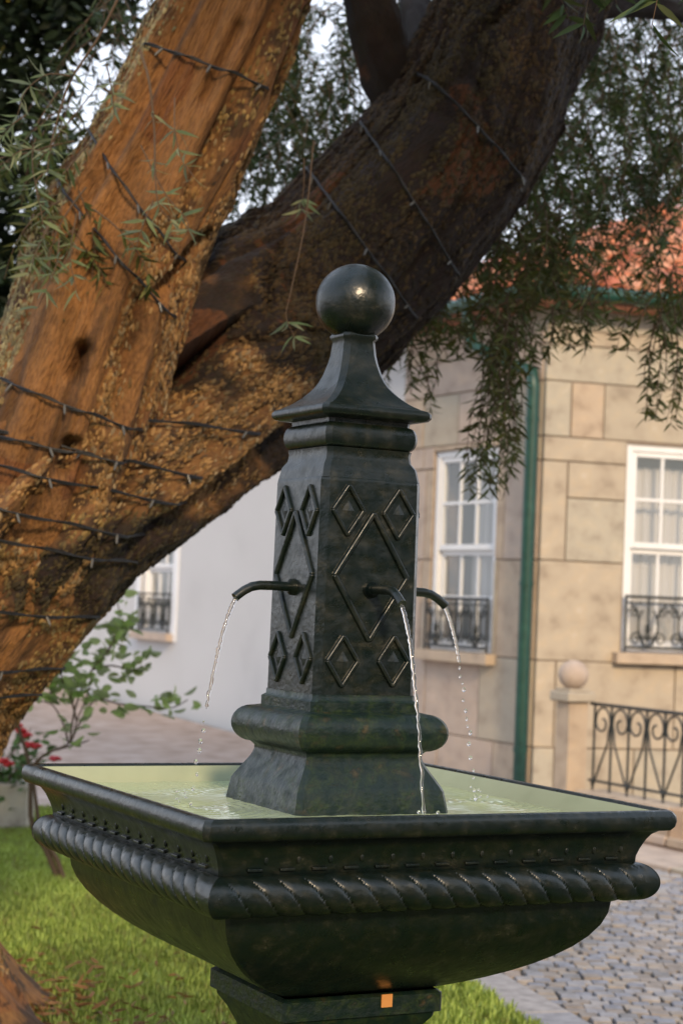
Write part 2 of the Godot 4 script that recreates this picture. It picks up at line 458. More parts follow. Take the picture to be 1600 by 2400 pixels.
func ground() -> void:
	var rng := RandomNumberGenerator.new(); rng.seed = 5
	var g := mb()
	g.quad(Vector3(-300, -.09, -300), Vector3(300, -.09, -300), Vector3(300, -.09, 300), Vector3(-300, -.09, 300), Vector3.UP)
	ground_piece("ground", g, M.far_ground)
	ground_piece("lawn", sheet(LAWN, 0.0, .085), M.lawn_soil)
	# sandy bed of the cobbled street, and the paving that climbs towards the white house
	ground_piece("street_bed", sheet([Vector2(-3, -1), Vector2(12, -1), Vector2(12, -16), Vector2(-3, -16)], -.055, .03), M.joint_sand)
	var pv := mb()
	var c0 := Vector3(2.05, 0, -12.4)
	# paved slope: strips along the house line
	var strip := [[-0.2, 1.9]]
	var rows := 26
	var top := func(q: Vector3) -> float:
		var back := maxf(0.0, -q.z - 14.5)
		return -.02 + .017 * back + .0009 * back * back
	for k in rows:
		for s in 14:
			var ids := []
			for e in [[0, 0], [1, 0], [1, 1], [0, 1]]:
				var q: Vector3 = Vector3(-1.2, 0, -13.2) + Vector3(-.469, 0, -.883) * ((k + e[0]) * 1.0 - 3.0) + ACROSS * ((s + e[1]) * .8 - 3.2)
				q.y = top.call(q)
				ids.append(pv.add(q, Vector3.UP))
			pv.tri(ids[0], ids[1], ids[2]); pv.tri(ids[0], ids[2], ids[3])
	ground_piece("paved_slope", pv, M.paving)
	# kerb stones along the lawn
	var kerb := Node3D.new(); kerb.name = "kerb"; add_child(kerb); tag(kerb, "", "", "", "structure")
	var z := -3.2
	var run := 0
	while z > -12.0:
		var a := Vector3(edge_x(z), 0, z); var e := Vector3(edge_x(z - .78), 0, z - .78)
		var d := (e - a).normalized()
		var side := Vector3(-d.z, 0, d.x)
		var b := mb()
		b.box((a + e) * .5 + side * .125 + Vector3(0, -.045, 0), Vector3(.235, .10, a.distance_to(e) - .012), Basis(side, Vector3.UP, -d), .012)
		part("kerb_stone", b, M["cobble_%d" % [2, 0, 2][run % 3]], kerb)
		z -= .78; run += 1
	# cobbles: the 300 that show largest are pieces of their own, the others one mass
	var road := Node3D.new(); road.name = "cobbled_street"; add_child(road); tag(road, "", "", "", "structure")
	var variants := []
	for k in 6:
		for q in 3:
			var b := mb()
			var sx := rng.randf_range(.069, .079); var sz := rng.randf_range(.068, .078)
			# a worn stone: domed top over a chamfered block
			var tilt := Basis(Vector3(rng.randf_range(-1, 1), 0, rng.randf_range(-1, 1)).normalized(), rng.randf_range(0, .05))
			b.box(Vector3.ZERO, Vector3(sx, .06, sz), tilt, .005)
			variants.append(b.mesh(M["cobble_%d" % k]))
	var pieces := 0
	var rest := mb()
	var spots := []
	var zz := -4.6
	while zz > -12.6:
		var x := edge_x(zz) + .30 + rng.randf_range(0, .05)
		while x < 5.2:
			var q := Vector3(x + rng.randf_range(-.006, .006), -.035 + rng.randf_range(-.005, .006), zz + rng.randf_range(-.008, .008) + .04 * sin(x * 2.1))
			x += .082
			var rel := (q - Vector3(2.05, 0, -12.4))
			if rel.dot(-ACROSS) > -.55: continue         # under the pavement by the fence
			spots.append(q)
		zz -= .081
	var seen := []
	for q in spots:
		var rel: Vector3 = q - EYE
		var sc := F / rel.dot(cw)
		var px := 800 + rel.dot(cr) * sc; var py := 1200 - rel.dot(cu) * sc
		if px > 1120 and px < 1610 and py < 2420 and py > 2020 and px > 1150 + (2400 - py) * .55 and pieces < 300 :
			pieces += 1
			var o := part("cobble", variants[rng.randi() % variants.size()], null, road)
			o.position = q; o.rotation.y = rng.randf_range(-.06, .06) + (PI if rng.randf() < .5 else 0.0)
		else:
			seen.append(q)
	var xf := []; var cols := PackedColorArray()
	var plain := mb()
	plain.box(Vector3.ZERO, Vector3(.075, .06, .074), Basis.IDENTITY, .007)
	var cm := M.cobble_0.duplicate() as StandardMaterial3D
	cm.vertex_color_use_as_albedo = true
	for q in seen:
		xf.append(Transform3D(Basis(Vector3.UP, rng.randf_range(-.06, .06)), q))
		var a: Array = [[1, 1, 1], [.85, .87, .93], [1.2, 1.15, 1.05], [1.1, .9, .7], [1.25, 1.05, .8], [.8, .78, .75]][rng.randi() % 6]
		cols.append(Color(a[0], a[1], a[2]))
	scatter("cobble_mass", plain.mesh(cm), xf, cols, road)
	# flagged pavement between the cobbles and the fence
	var walk := Node3D.new(); walk.name = "pavement"; add_child(walk); tag(walk, "", "", "", "structure")
	for k in 9:
		var b := mb()
		b.box(c0 + ALONG * (k * 1.05 - 2.6) + ACROSS * .30 + Vector3(0, -.03, 0), Vector3(.50, .10, 1.04), Basis(ACROSS, Vector3.UP, -ALONG), .008)
		part("flagstone", b, M["granite_%d" % [2, 0, 4][k % 3]], walk)

# ---------------------------------------------------------------- houses
const CORNER := Vector3(1.63, 0, -15.0)
const RDIR := Vector3(.961, 0, -.276)
const RNRM := Vector3(.276, 0, .961)
const LDIR := Vector3(-.469, 0, -.883)
const LNRM := Vector3(-.883, 0, .469)

func place(o: Vector3, dir: Vector3, nrm: Vector3, a: float, y: float, out: float) -> Vector3:
	return o + dir * a + Vector3.UP * y + nrm * out

func wall_blocks(parent: Node3D, dir: Vector3, nrm: Vector3, rows: Array, hole: Rect2, rng: RandomNumberGenerator, tints: Array) -> void:
	# rows: [y0, y1, [joints]]
	for r in rows:
		var js: Array = r[2]
		for k in js.size() - 1:
			var cell := Rect2(js[k], r[0], js[k + 1] - js[k], r[1] - r[0])
			var bits := [cell]
			if cell.intersects(hole):
				bits = []
				var x0 := cell.position.x; var x1 := cell.end.x
				var h := cell.intersection(hole)
				if h.position.x > x0 + .02: bits.append(Rect2(x0, r[0], h.position.x - x0, r[1] - r[0]))
				if h.end.x < x1 - .02: bits.append(Rect2(h.end.x, r[0], x1 - h.end.x, r[1] - r[0]))
				if h.end.y < r[1] - .02: bits.append(Rect2(h.position.x, h.end.y, h.size.x, r[1] - h.end.y))
				if h.position.y > r[0] + .02: bits.append(Rect2(h.position.x, r[0], h.size.x, h.position.y - r[0]))
			for c in bits:
				var b := mb(parent.position)
				var proud := rng.randf_range(-.004, .004)
				b.box(place(CORNER, dir, nrm, c.position.x + c.size.x * .5, c.position.y + c.size.y * .5, -.15 + proud), Vector3(c.size.x - .010, c.size.y - .010, .30), Basis(dir, Vector3.UP, nrm if dir.cross(Vector3.UP).dot(nrm) > 0 else -nrm), .007)
				part("granite_block", b, M["granite_%d" % tints[rng.randi() % tints.size()]], parent)

func spiral(b: MB, o: Vector3, ax: Vector3, ay: Vector3, r0: float, turns: float, start: float, hand: float, rad: float) -> void:
	var pts := []
	var n := int(22 * turns)
	for k in n + 1:
		var f := float(k) / n
		var th := start + hand * TAU * turns * f
		var r := r0 * (1.0 - .82 * f)
		pts.append(o + ax * cos(th) * r + ay * sin(th) * r)
	b.tube(pts, rad, 5)

func window(parent: Node3D, o: Vector3, dir: Vector3, nrm: Vector3, r: Rect2, cols: int, curtain: Array, with_rail := true, sill_mat := "granite_3") -> void:
	# r is the opening on the wall; the sash sits 0.14 m back
	var w := Node3D.new(); w.name = "window"; parent.add_child(w, true)
	var off := parent.position
	var bas := Basis(dir, Vector3.UP, nrm if dir.cross(Vector3.UP).dot(nrm) > 0 else -nrm)
	var x0 := r.position.x; var x1 := r.end.x; var y0 := r.position.y; var y1 := r.end.y
	var bar := func(b: MB, xa: float, xb: float, ya: float, yb: float, out: float, deep: float):
		b.box(place(o, dir, nrm, (xa + xb) * .5, (ya + yb) * .5, out), Vector3(xb - xa, yb - ya, deep), bas, .004)
	var back := -.075
	var ym := y0 + (y1 - y0) * .50
	# outer frame
	var fr := mb(off)
	bar.call(fr, x0, x0 + .06, y0, y1, back, .09); bar.call(fr, x1 - .06, x1, y0, y1, back, .09)
	bar.call(fr, x0 + .06, x1 - .06, y1 - .055, y1, back, .088); bar.call(fr, x0 + .06, x1 - .06, y0, y0 + .05, back, .088)
	part("frame", fr, M.white_paint, w)
	for half in 2:
		var ya: float = ym if half == 1 else y0 + .05
		var yb: float = y1 - .055 if half == 1 else ym
		var out: float = back + .012 if half == 1 else back - .022
		var s := mb(off)
		var xa := x0 + .062; var xb := x1 - .062
		bar.call(s, xa, xa + .042, ya, yb, out, .034); bar.call(s, xb - .042, xb, ya, yb, out, .034)
		bar.call(s, xa + .042, xb - .042, ya, ya + .05, out, .033); bar.call(s, xa + .042, xb - .042, yb - .045, yb, out, .033)
		part("sash", s, M.white_paint, w)
		var ix0 := xa + .042; var ix1 := xb - .042; var iy0 := ya + .05; var iy1 := yb - .045
		for k in range(1, cols):
			var x := lerpf(ix0, ix1, float(k) / cols)
			var g := mb(off); bar.call(g, x - .014, x + .014, iy0, iy1, out, .026); part("glazing_bar", g, M.white_paint, w)
		var ymid := (iy0 + iy1) * .5
		for k in cols:
			var xp := lerpf(ix0, ix1, float(k) / cols) + (.011 if k > 0 else 0.0); var xq := lerpf(ix0, ix1, float(k + 1) / cols) - (.011 if k < cols - 1 else 0.0)
			var g := mb(off); bar.call(g, xp, xq, ymid - .014, ymid + .014, out, .0255); part("glazing_bar", g, M.white_paint, w)
			for q in 2:
				var p := mb(off)
				var ba: float = iy0 if q == 0 else ymid + .011
				var bb: float = ymid - .011 if q == 0 else iy1
				p.quad(place(o, dir, nrm, xp, ba, out), place(o, dir, nrm, xq, ba, out), place(o, dir, nrm, xq, bb, out), place(o, dir, nrm, xp, bb, out), nrm)
				part("pane", p, M.window_glass, w)
	# curtain with folds behind the glass, and the room behind it
	for c in curtain:
		var cb := mb(off)
		var n := 60
		var prev := []
		for k in n + 1:
			var x := lerpf(lerpf(x0, x1, c[0]), lerpf(x0, x1, c[1]), float(k) / n)
			var d := -.24 + .016 * sin(k * 1.1) + .008 * sin(k * 2.7)
			var sl: float = (.016 * 1.1 * cos(k * 1.1) + .008 * 2.7 * cos(k * 2.7)) / ((x1 - x0) * (c[1] - c[0]) / n)
			var nn: Vector3 = (nrm - dir * sl * .9).normalized()
			var a := cb.add(place(o, dir, nrm, x, y0 + .02, d), nn); var e := cb.add(place(o, dir, nrm, x, lerpf(y0, y1, c[2]), d), nn)
			if prev:
				cb.tri(prev[0], a, e); cb.tri(prev[0], e, prev[1])
			prev = [a, e]
		part("curtain", cb, M.curtain_cloth, w)
	var rm := mb(off)
	var A := func(x: float, y: float, d: float) -> Vector3: return place(o, dir, nrm, x, y, d)
	var e0 := x0 - .3; var e1 := x1 + .3; var f0 := y0 - .3; var f1 := y1 + .2
	rm.quad(A.call(e0, f0, -1.6), A.call(e1, f0, -1.6), A.call(e1, f1, -1.6), A.call(e0, f1, -1.6), nrm)
	rm.quad(A.call(e0, f0, -.31), A.call(e0, f0, -1.6), A.call(e0, f1, -1.6), A.call(e0, f1, -.31), dir)
	rm.quad(A.call(e1, f0, -.31), A.call(e1, f0, -1.6), A.call(e1, f1, -1.6), A.call(e1, f1, -.31), -dir)
	rm.quad(A.call(e0, f0, -.31), A.call(e1, f0, -.31), A.call(e1, f0, -1.6), A.call(e0, f0, -1.6), Vector3.UP)
	rm.quad(A.call(e0, f1, -.31), A.call(e1, f1, -.31), A.call(e1, f1, -1.6), A.call(e0, f1, -1.6), Vector3.DOWN)
	part("room_lining", rm, M.room_plaster, w)
	# sill
	var sl := mb(off)
	bar.call(sl, x0 - .085, x1 + .085, y0 - .095, y0 - .004, .0, .20)
	part("sill", sl, M[sill_mat], w)
	if with_rail:
		var ra := mb(off)
		var top := y0 + .46
		var d := .035
		var pt := func(x: float, y: float) -> Vector3: return place(o, dir, nrm, x, y, d)
		ra.tube([pt.call(x0 + .01, top), pt.call(x1 - .01, top)], .012, 6); ra.tube([pt.call(x0 + .01, top - .05), pt.call(x1 - .01, top - .05)], .007, 5)
		ra.tube([pt.call(x0 + .01, y0 + .04), pt.call(x1 - .01, y0 + .04)], .012, 6)
		for x in [x0 + .01, x1 - .01]: ra.tube([pt.call(x, y0 - .01), pt.call(x, top + .015)], .011, 6)
		# three lyre motifs
		var n := 3
		var mw := (x1 - x0 - .06) / n
		for k in n:
			var mx := x0 + .03 + mw * (k + .5)
			for s in [-1.0, 1.0]:
				var pts := []
				for q in 17:
					var f := q / 16.0
					pts.append(pt.call(mx + s * mw * (.10 + .34 * pow(f, 1.4) + .07 * sin(f * TAU)), lerpf(y0 + .06, top - .06, f)))
				ra.tube(pts, .0085, 5)
				pts = []
				for q in 13:
					var f := q / 12.0
					pts.append(pt.call(mx + s * mw * (.04 + .20 * sin(f * PI * .85)), lerpf(y0 + .05, top - .11, f)))
				ra.tube(pts, .0075, 5)
				spiral(ra, pt.call(mx + s * mw * .36, top - .13), dir * s, Vector3.UP, mw * .13, 1.4, 0.0, 1.0, .007)
				spiral(ra, pt.call(mx + s * mw * .30, y0 + .11), dir * s, Vector3.UP, mw * .16, 1.4, PI, -1.0, .008)
			ra.tube([pt.call(mx, y0 + .04), pt.call(mx, top)], .008, 5)
			ra.ball(pt.call(mx, y0 + .20), Vector3(.022, .05, .022), 8, 6)
			for s in 5:
				var th := PI * (.15 + .175 * s)
				ra.tube([pt.call(mx, y0 + .10), pt.call(mx + cos(th) * .055, y0 + .10 + sin(th) * .06)], [.012, .006], 5)
		part("railing", ra, M.rail_iron, w)

func houses() -> void:
	var rng := RandomNumberGenerator.new(); rng.seed = 77
	var h := thing("stone_house", "granite block house with red tiled roof, green gutter and white sash windows", "house", CORNER)
	var o := CORNER
	# openings, read from the photograph
	var rw0 := on_wall(1472, 1040, o, RDIR, RNRM); var rw1 := on_wall(1472, 1528, o, RDIR, RNRM)
	var rhole := Rect2(rw0.x, rw1.y, 1.16, rw0.y - rw1.y)
	var l0 := on_wall(1166, 1045, o, LDIR, LNRM); var l1 := on_wall(1000, 1520, o, LDIR, LNRM)
	var lhole := Rect2(l0.x, l1.y, l1.x - l0.x, l0.y - l1.y)
	print("right window ", rhole, " left window ", lhole)
	var seam := on_wall(948, 930, o, LDIR, LNRM).x
	print("seam ", seam)
	# granite courses
	var rrows := [
		[3.86, 4.10, [0.0, 1.3, 2.4, 3.6, 5.0]], [3.735, 3.86, [0.0, 1.9, 3.4, 5.0]], [3.43, 3.735, [0.0, 1.35, 2.6, 3.9, 5.0]],
		[2.97, 3.43, [0.0, .235, .53, 1.9, 3.1, 5.0]], [2.77, 2.97, [0.0, .75, 2.05, 3.3, 5.0]],
		[2.47, 2.77, [0.225, .75, 2.05, 3.0, 5.0]], [1.95, 2.47, [0.225, .75, 2.05, 3.4, 5.0]], [1.95, 2.77, [0.0, .225]],
		[1.13, 1.95, [0.0, .75, 2.05, 3.2, 5.0]], [.42, 1.13, [0.0, .18, 1.25, 2.3, 3.6, 5.0]], [-.08, .42, [0.0, .19, .9, 2.1, 3.4, 5.0]]]
	wall_blocks(h, RDIR, RNRM, rrows, rhole, rng, [0, 1, 1, 4, 4, 3])
	var e := seam
	var lrows := [
		[3.86, 4.10, [0.05, 1.1, 2.2, e]], [3.735, 3.86, [0.05, 1.6, e]], [3.43, 3.735, [0.05, .9, 1.9, e]],
		[2.97, 3.43, [0.05, .5, 1.35, 1.95, e]], [2.77, 2.97, [0.05, .55, e - .4, e]], [1.95, 2.77, [0.05, .55, e - .45, e]],
		[1.13, 1.95, [0.05, .62, e - .42, e]], [.42, 1.13, [0.05, .85, 1.75, e]], [-.08, .42, [0.05, .6, 1.5, e]]]
	wall_blocks(h, LDIR, LNRM, lrows, lhole, rng, [2, 2, 0, 2, 3])
	# the wall's core shows only in the joints
	var core := mb(o)
	var holes := [[RDIR, RNRM, rhole, 5.0, 0.03], [LDIR, LNRM, lhole, e, 0.03]]
	for q in holes:
		var dir: Vector3 = q[0]; var nrm: Vector3 = q[1]; var hh: Rect2 = q[2]
		var bas := Basis(dir, Vector3.UP, nrm if dir.cross(Vector3.UP).dot(nrm) > 0 else -nrm)
		for r in [Rect2(q[4], -.08, hh.position.x - q[4], 4.17), Rect2(hh.end.x, -.08, q[3] - hh.end.x, 4.17), Rect2(hh.position.x, -.08, hh.size.x, hh.position.y + .08), Rect2(hh.position.x, hh.end.y, hh.size.x, 4.09 - hh.end.y)]:
			core.box(place(o, dir, nrm, r.position.x + r.size.x * .5, r.position.y + r.size.y * .5, -.16), Vector3(r.size.x, r.size.y, .285), bas, .001)
	part("wall_core", core, M.mortar, h)
	window(h, o, RDIR, RNRM, rhole, 4, [[.04, .96, .90]])
	window(h, o, LDIR, LNRM, lhole, 3, [[.04, .66, .97]])
	# gutter and downpipe
	var gut := mb(o)
	var ev := 4.12
	var ce := place(o, RDIR, RNRM, 0, ev, 0) + (RNRM + LNRM) * .30 / (1.0 + RNRM.dot(LNRM))
	gut.tube([ce, ce + RDIR * 2.5, ce + RDIR * 5.2], .062, 10)
	part("gutter", gut, M.green_paint, h)
	var gut2 := mb(o)
	gut2.tube([ce + LDIR * .02, ce + LDIR * 1.2, ce + LDIR * (e + .1)], .0615, 10)
	part("gutter", gut2, M.green_paint, h)
	var dp := mb(o)
	var pb := on_wall(1216, 1816, o + LNRM * .08, LDIR, LNRM)
	var pa := pb.x
	var q0 := place(o, LDIR, LNRM, pa + .75, 3.98, .27); var q1 := place(o, LDIR, LNRM, pa + .72, 3.78, .24)
	var q2 := place(o, LDIR, LNRM, pa + .35, 3.60, .12); var q3 := place(o, LDIR, LNRM, pa + .03, 3.50, .08)
	dp.tube([q0 + Vector3.UP * .1, q0, q1, q1.lerp(q2, .4), q2, q3.lerp(q2, .3), q3, place(o, LDIR, LNRM, pa, 3.36, .08), place(o, LDIR, LNRM, pa, 2.0, .08), place(o, LDIR, LNRM, pa, -.05, .08)], .054, 12)
	var pipe := part("downpipe", dp, M.green_paint, h)
	for y in [3.1, 1.75, .4]:
		var cl := mb(o)
		cl.tube([place(o, LDIR, LNRM, pa, y - .02, .08), place(o, LDIR, LNRM, pa, y + .02, .08)], .060, 12)
		part("pipe_clip", cl, M.green_paint, pipe)
	# roof: two slopes that meet in a hip over the corner
	var rise := .45
	var ho := place(o, RDIR, RNRM, 0, 4.15, 0) + (RNRM + LNRM) * .26 / (1.0 + RNRM.dot(LNRM))
	var hipd := -(RNRM + LNRM) / (1.0 + RNRM.dot(LNRM))      # per metre inward of both eaves
	var roof := mb(o)
	var top := 4.2
	var tip := ho + hipd * top + Vector3.UP * rise * top
	var down := Vector3.UP * .03
	for q in [[RDIR, 6.4, RNRM], [LDIR, 4.3, LNRM]]:
		var far: Vector3 = ho + q[0] * q[1]; var farup: Vector3 = far - q[2] * top + Vector3.UP * rise * top
		var nn: Vector3 = (Vector3.UP + q[2] * rise).normalized()
		roof.quad(ho - down, far - down, farup - down, tip - down, nn)
		roof.quad(ho - down * 4.0, far - down * 4.0, far - q[2] * .35 - down * 4.0, ho + hipd * .35 - down * 4.0, Vector3.DOWN)
		roof.quad(ho - down, far - down, far - down * 4.0, ho - down * 4.0, q[2])
	var rf := part("roof", roof, M.roof_tile_4, h)
	# one barrel tile: half a tapered pipe, 0.42 m long up the slope (-z)
	var tiles := []
	for t in 5:
		var b := mb()
		var prev := []
		for k in 9:
			var th := PI * k / 8.0
			var row := []
			for z in 3:
				var r: float = [.098, .088, .078][z]
				row.append(b.add(Vector3(cos(th) * r, sin(th) * r * .8, [0.0, -.21, -.42][z]), Vector3(cos(th), sin(th), .05).normalized()))
			row.append(b.add(Vector3(cos(th) * .098, sin(th) * .078, 0), Vector3(0, 0, 1)))
			row.append(b.add(Vector3(cos(th) * .080, sin(th) * .060, 0), Vector3(0, 0, 1)))
			if prev:
				for z in 2:
					b.tri(prev[z], row[z], row[z + 1]); b.tri(prev[z], row[z + 1], prev[z + 1])
				b.tri(prev[3], row[3], row[4]); b.tri(prev[3], row[4], prev[4])
			prev = row
		tiles.append(b.mesh(M["roof_tile_%d" % t]))
	var count := 0
	var slope_len := sqrt(1.0 + rise * rise)
	for q in [[RDIR, RNRM, 2.9], [LDIR, LNRM, 2.5]]:
		var dir: Vector3 = q[0]; var nrm: Vector3 = q[1]
		var upn: Vector3 = (Vector3.UP + nrm * rise).normalized()
		var upslope: Vector3 = (-nrm + Vector3.UP * rise).normalized()
		var cross := upslope.cross(upn) * -1.0
		for row in 9:
			for k in range(-2, 22):
				var s := row * .34
				var base: Vector3 = ho + dir * (k * .205 + .10) - nrm * s + Vector3.UP * rise * s
				var inhip := (k * .205 + .10) - hipd.dot(dir) * s
				if inhip < .03 or k * .205 > q[2] + s * .5: continue
				if count >= 298: continue
				count += 1
				var t := part("roof_tile", tiles[rng.randi() % 5], null, rf)
				var z := -upslope
				var x := Vector3(upn.cross(z))
				t.transform = Transform3D(Basis(x, upn, z).rotated(upn, rng.randf_range(-.03, .03)), base - o + upn * (.0 + .012 * (row % 2)))
				t.rotate_object_local(Vector3.RIGHT, .035)
	for k in 12:     # tiles along the hip
		var f := (k + .2) * .31
		var base := ho + hipd * f + Vector3.UP * (rise * f + .06)
		var z := -(hipd + Vector3.UP * rise).normalized()
		var x := Vector3.UP.cross(z).normalized()
		var t := part("hip_tile", tiles[rng.randi() % 5], null, rf)
		t.transform = Transform3D(Basis(x, z.cross(x), z), base - o)
		t.rotate_object_local(Vector3.RIGHT, .04)
	# ------------ the white house, flush with the granite one
	var wo := o + LDIR * (seam + .004)
	var wh := thing("white_house", "white plastered house with a small barred window beyond the leaning trunk", "house", wo)
	var wa := on_wall(412, 1230, wo, LDIR, LNRM); var wb := on_wall(327, 1478, wo, LDIR, LNRM)
	var whole := Rect2(wa.x, wb.y, wb.x - wa.x, 1.55)
	print("white window ", whole)
	var wbas := Basis(LDIR, Vector3.UP, -LNRM if LDIR.cross(Vector3.UP).dot(LNRM) < 0 else LNRM)
	var wl := mb(wo)
	var len := 16.0
	for r in [Rect2(0, -.2, whole.position.x, 4.3), Rect2(whole.end.x, -.2, len - whole.end.x, 4.3), Rect2(whole.position.x, -.2, whole.size.x, whole.position.y + .2), Rect2(whole.position.x, whole.end.y, whole.size.x, 4.1 - whole.end.y)]:
		wl.box(place(wo, LDIR, LNRM, r.position.x + r.size.x * .5, r.position.y + r.size.y * .5, -.15), Vector3(r.size.x, r.size.y, .30), wbas, .0005)
	part("wall", wl, M.white_plaster, wh)
	window(wh, wo, LDIR, LNRM, whole, 3, [], true, "granite_2")
	var ge := mb(wo)
	for r in [Rect2(whole.position.x - .16, whole.position.y - .1, .16, whole.size.y + .25), Rect2(whole.end.x, whole.position.y - .1, .16, whole.size.y + .25)]:
		ge.box(place(wo, LDIR, LNRM, r.position.x + r.size.x * .5, r.position.y + r.size.y * .5, -.02), Vector3(r.size.x, r.size.y, .065), wbas, .004)
	part("window_surround", ge, M.white_paint, wh)
	var we := mb(wo)
	we.quad(place(wo, LDIR, LNRM, 0, 4.1, .35), place(wo, LDIR, LNRM, len, 4.1, .35), place(wo, LDIR, LNRM, len, 5.7, -3.2), place(wo, LDIR, LNRM, 0, 5.7, -3.2), (Vector3.UP + LNRM * .45).normalized())
	we.quad(place(wo, LDIR, LNRM, 0, 4.04, .35), place(wo, LDIR, LNRM, len, 4.04, .35), place(wo, LDIR, LNRM, len, 4.04, -.05), place(wo, LDIR, LNRM, 0, 4.04, -.05), Vector3.DOWN)
	we.quad(place(wo, LDIR, LNRM, 0, 4.1, .35), place(wo, LDIR, LNRM, len, 4.1, .35), place(wo, LDIR, LNRM, len, 4.04, .35), place(wo, LDIR, LNRM, 0, 4.04, .35), LNRM)
	part("roof", we, M.roof_tile_2, wh)

# ---------------------------------------------------------------- fence and its post
func fence() -> void:
	var base := P(1388, 1655, 13.45); base.y = 0.0
	var off := base
	var f := thing("iron_fence", "black wrought iron fence with scroll tops on a low granite plinth", "fence", base)
	var bas := Basis(ACROSS, Vector3.UP, -ALONG)
	var len := 4.4
	for k in 4:
		var pl := mb(off)
		pl.box(base + ALONG * (1.1 * k + .55 - .02) + Vector3(0, .085, 0), Vector3(.26, .33, 1.09), bas, .012)
		part("plinth_stone", pl, M["granite_%d" % [3, 5, 3, 0][k]], f)
		var cp := mb(off)
		cp.box(base + ALONG * (1.1 * k + .55 - .02) + Vector3(0, .02, 0), Vector3(.31, .07, 1.09), bas, .015)
		part("plinth_foot", cp, M["granite_%d" % [2, 3, 2, 3][k]], f)
	var at := func(s: float, y: float) -> Vector3: return base + ALONG * s + Vector3(0, y, 0)
	var y0 := .27; var y1 := .875
	var tr := mb(off); tr.tube([at.call(-.02, y1), at.call(len, y1)], .013, 6); part("top_rail", tr, M.rail_iron, f)
	var br := mb(off); br.tube([at.call(-.02, y0 + .05), at.call(len, y0 + .05)], .010, 6); part("bottom_rail", br, M.rail_iron, f)
	var sp := .205
	var n := int(len / sp)
	for k in n:
		var s := .03 + k * sp
		var b := mb(off)
		b.tube([at.call(s, .24), at.call(s, y1 - .004)], .0095, 6)
		part("bar", b, M.rail_iron, f)
		if k == n - 1: break
		# each gap carries one scroll; the arms of a pair meet at the foot of every second bar
		var v_left := k % 2 == 0
		var foot := s if v_left else s + sp
		var far := s + sp if v_left else s
		var dir := 1.0 if v_left else -1.0
		var pts := [at.call(foot, y0 + .01), at.call(foot + dir * sp * .80, y0 + .33)]
		for q in 9:
			var th := -.55 + (PI + .6) * q / 8.0
			pts.append(at.call(foot + dir * (sp * .5 + cos(th) * sp * .43), y1 - .125 + sin(th) * .105))
		for q in 12:
			var th := PI + .05 + q * .42
			var r := .105 * (1.0 - .065 * (q + 1))
			pts.append(at.call(foot + dir * (sp * (.5 - .03) + cos(th) * sp * .43 * (r / .105)), y1 - .125 + sin(th) * r * .9))
		var sc := mb(off)
		sc.tube(pts, .0085, 5)
		part("scroll", sc, M.rail_iron, f)
		if v_left:
			var c := mb(off); c.ball(at.call(foot, y0 + .04), Vector3(.017, .035, .017), 8, 6); part("collar", c, M.rail_iron, f)
	# post
	var pp := P(1340, 1660, 13.55); pp.y = 0.0
	var post := thing("gate_post", "square granite post with a stone ball on its cap beside the iron fence", "post", pp)
	var turn := Basis(Vector3.UP, atan2(ALONG.x, ALONG.z))
	var sh := mb()
	sh.box(Vector3(0, .40, 0), Vector3(.172, .96, .172), turn, .008)
	part("shaft", sh, M.granite_3, post)
	var cp := mb()
	cp.box(Vector3(0, .917, 0), Vector3(.25, .074, .25), turn, .012)
	cp.box(Vector3(0, .965, 0), Vector3(.19, .022, .19), turn, .006)
	part("cap", cp, M.granite_0, post)
	var bl := mb()
	bl.ball(Vector3(0, 1.075, 0), Vector3(.112, .108, .112), 28, 18)
	part("stone_ball", bl, M.granite_2, post)

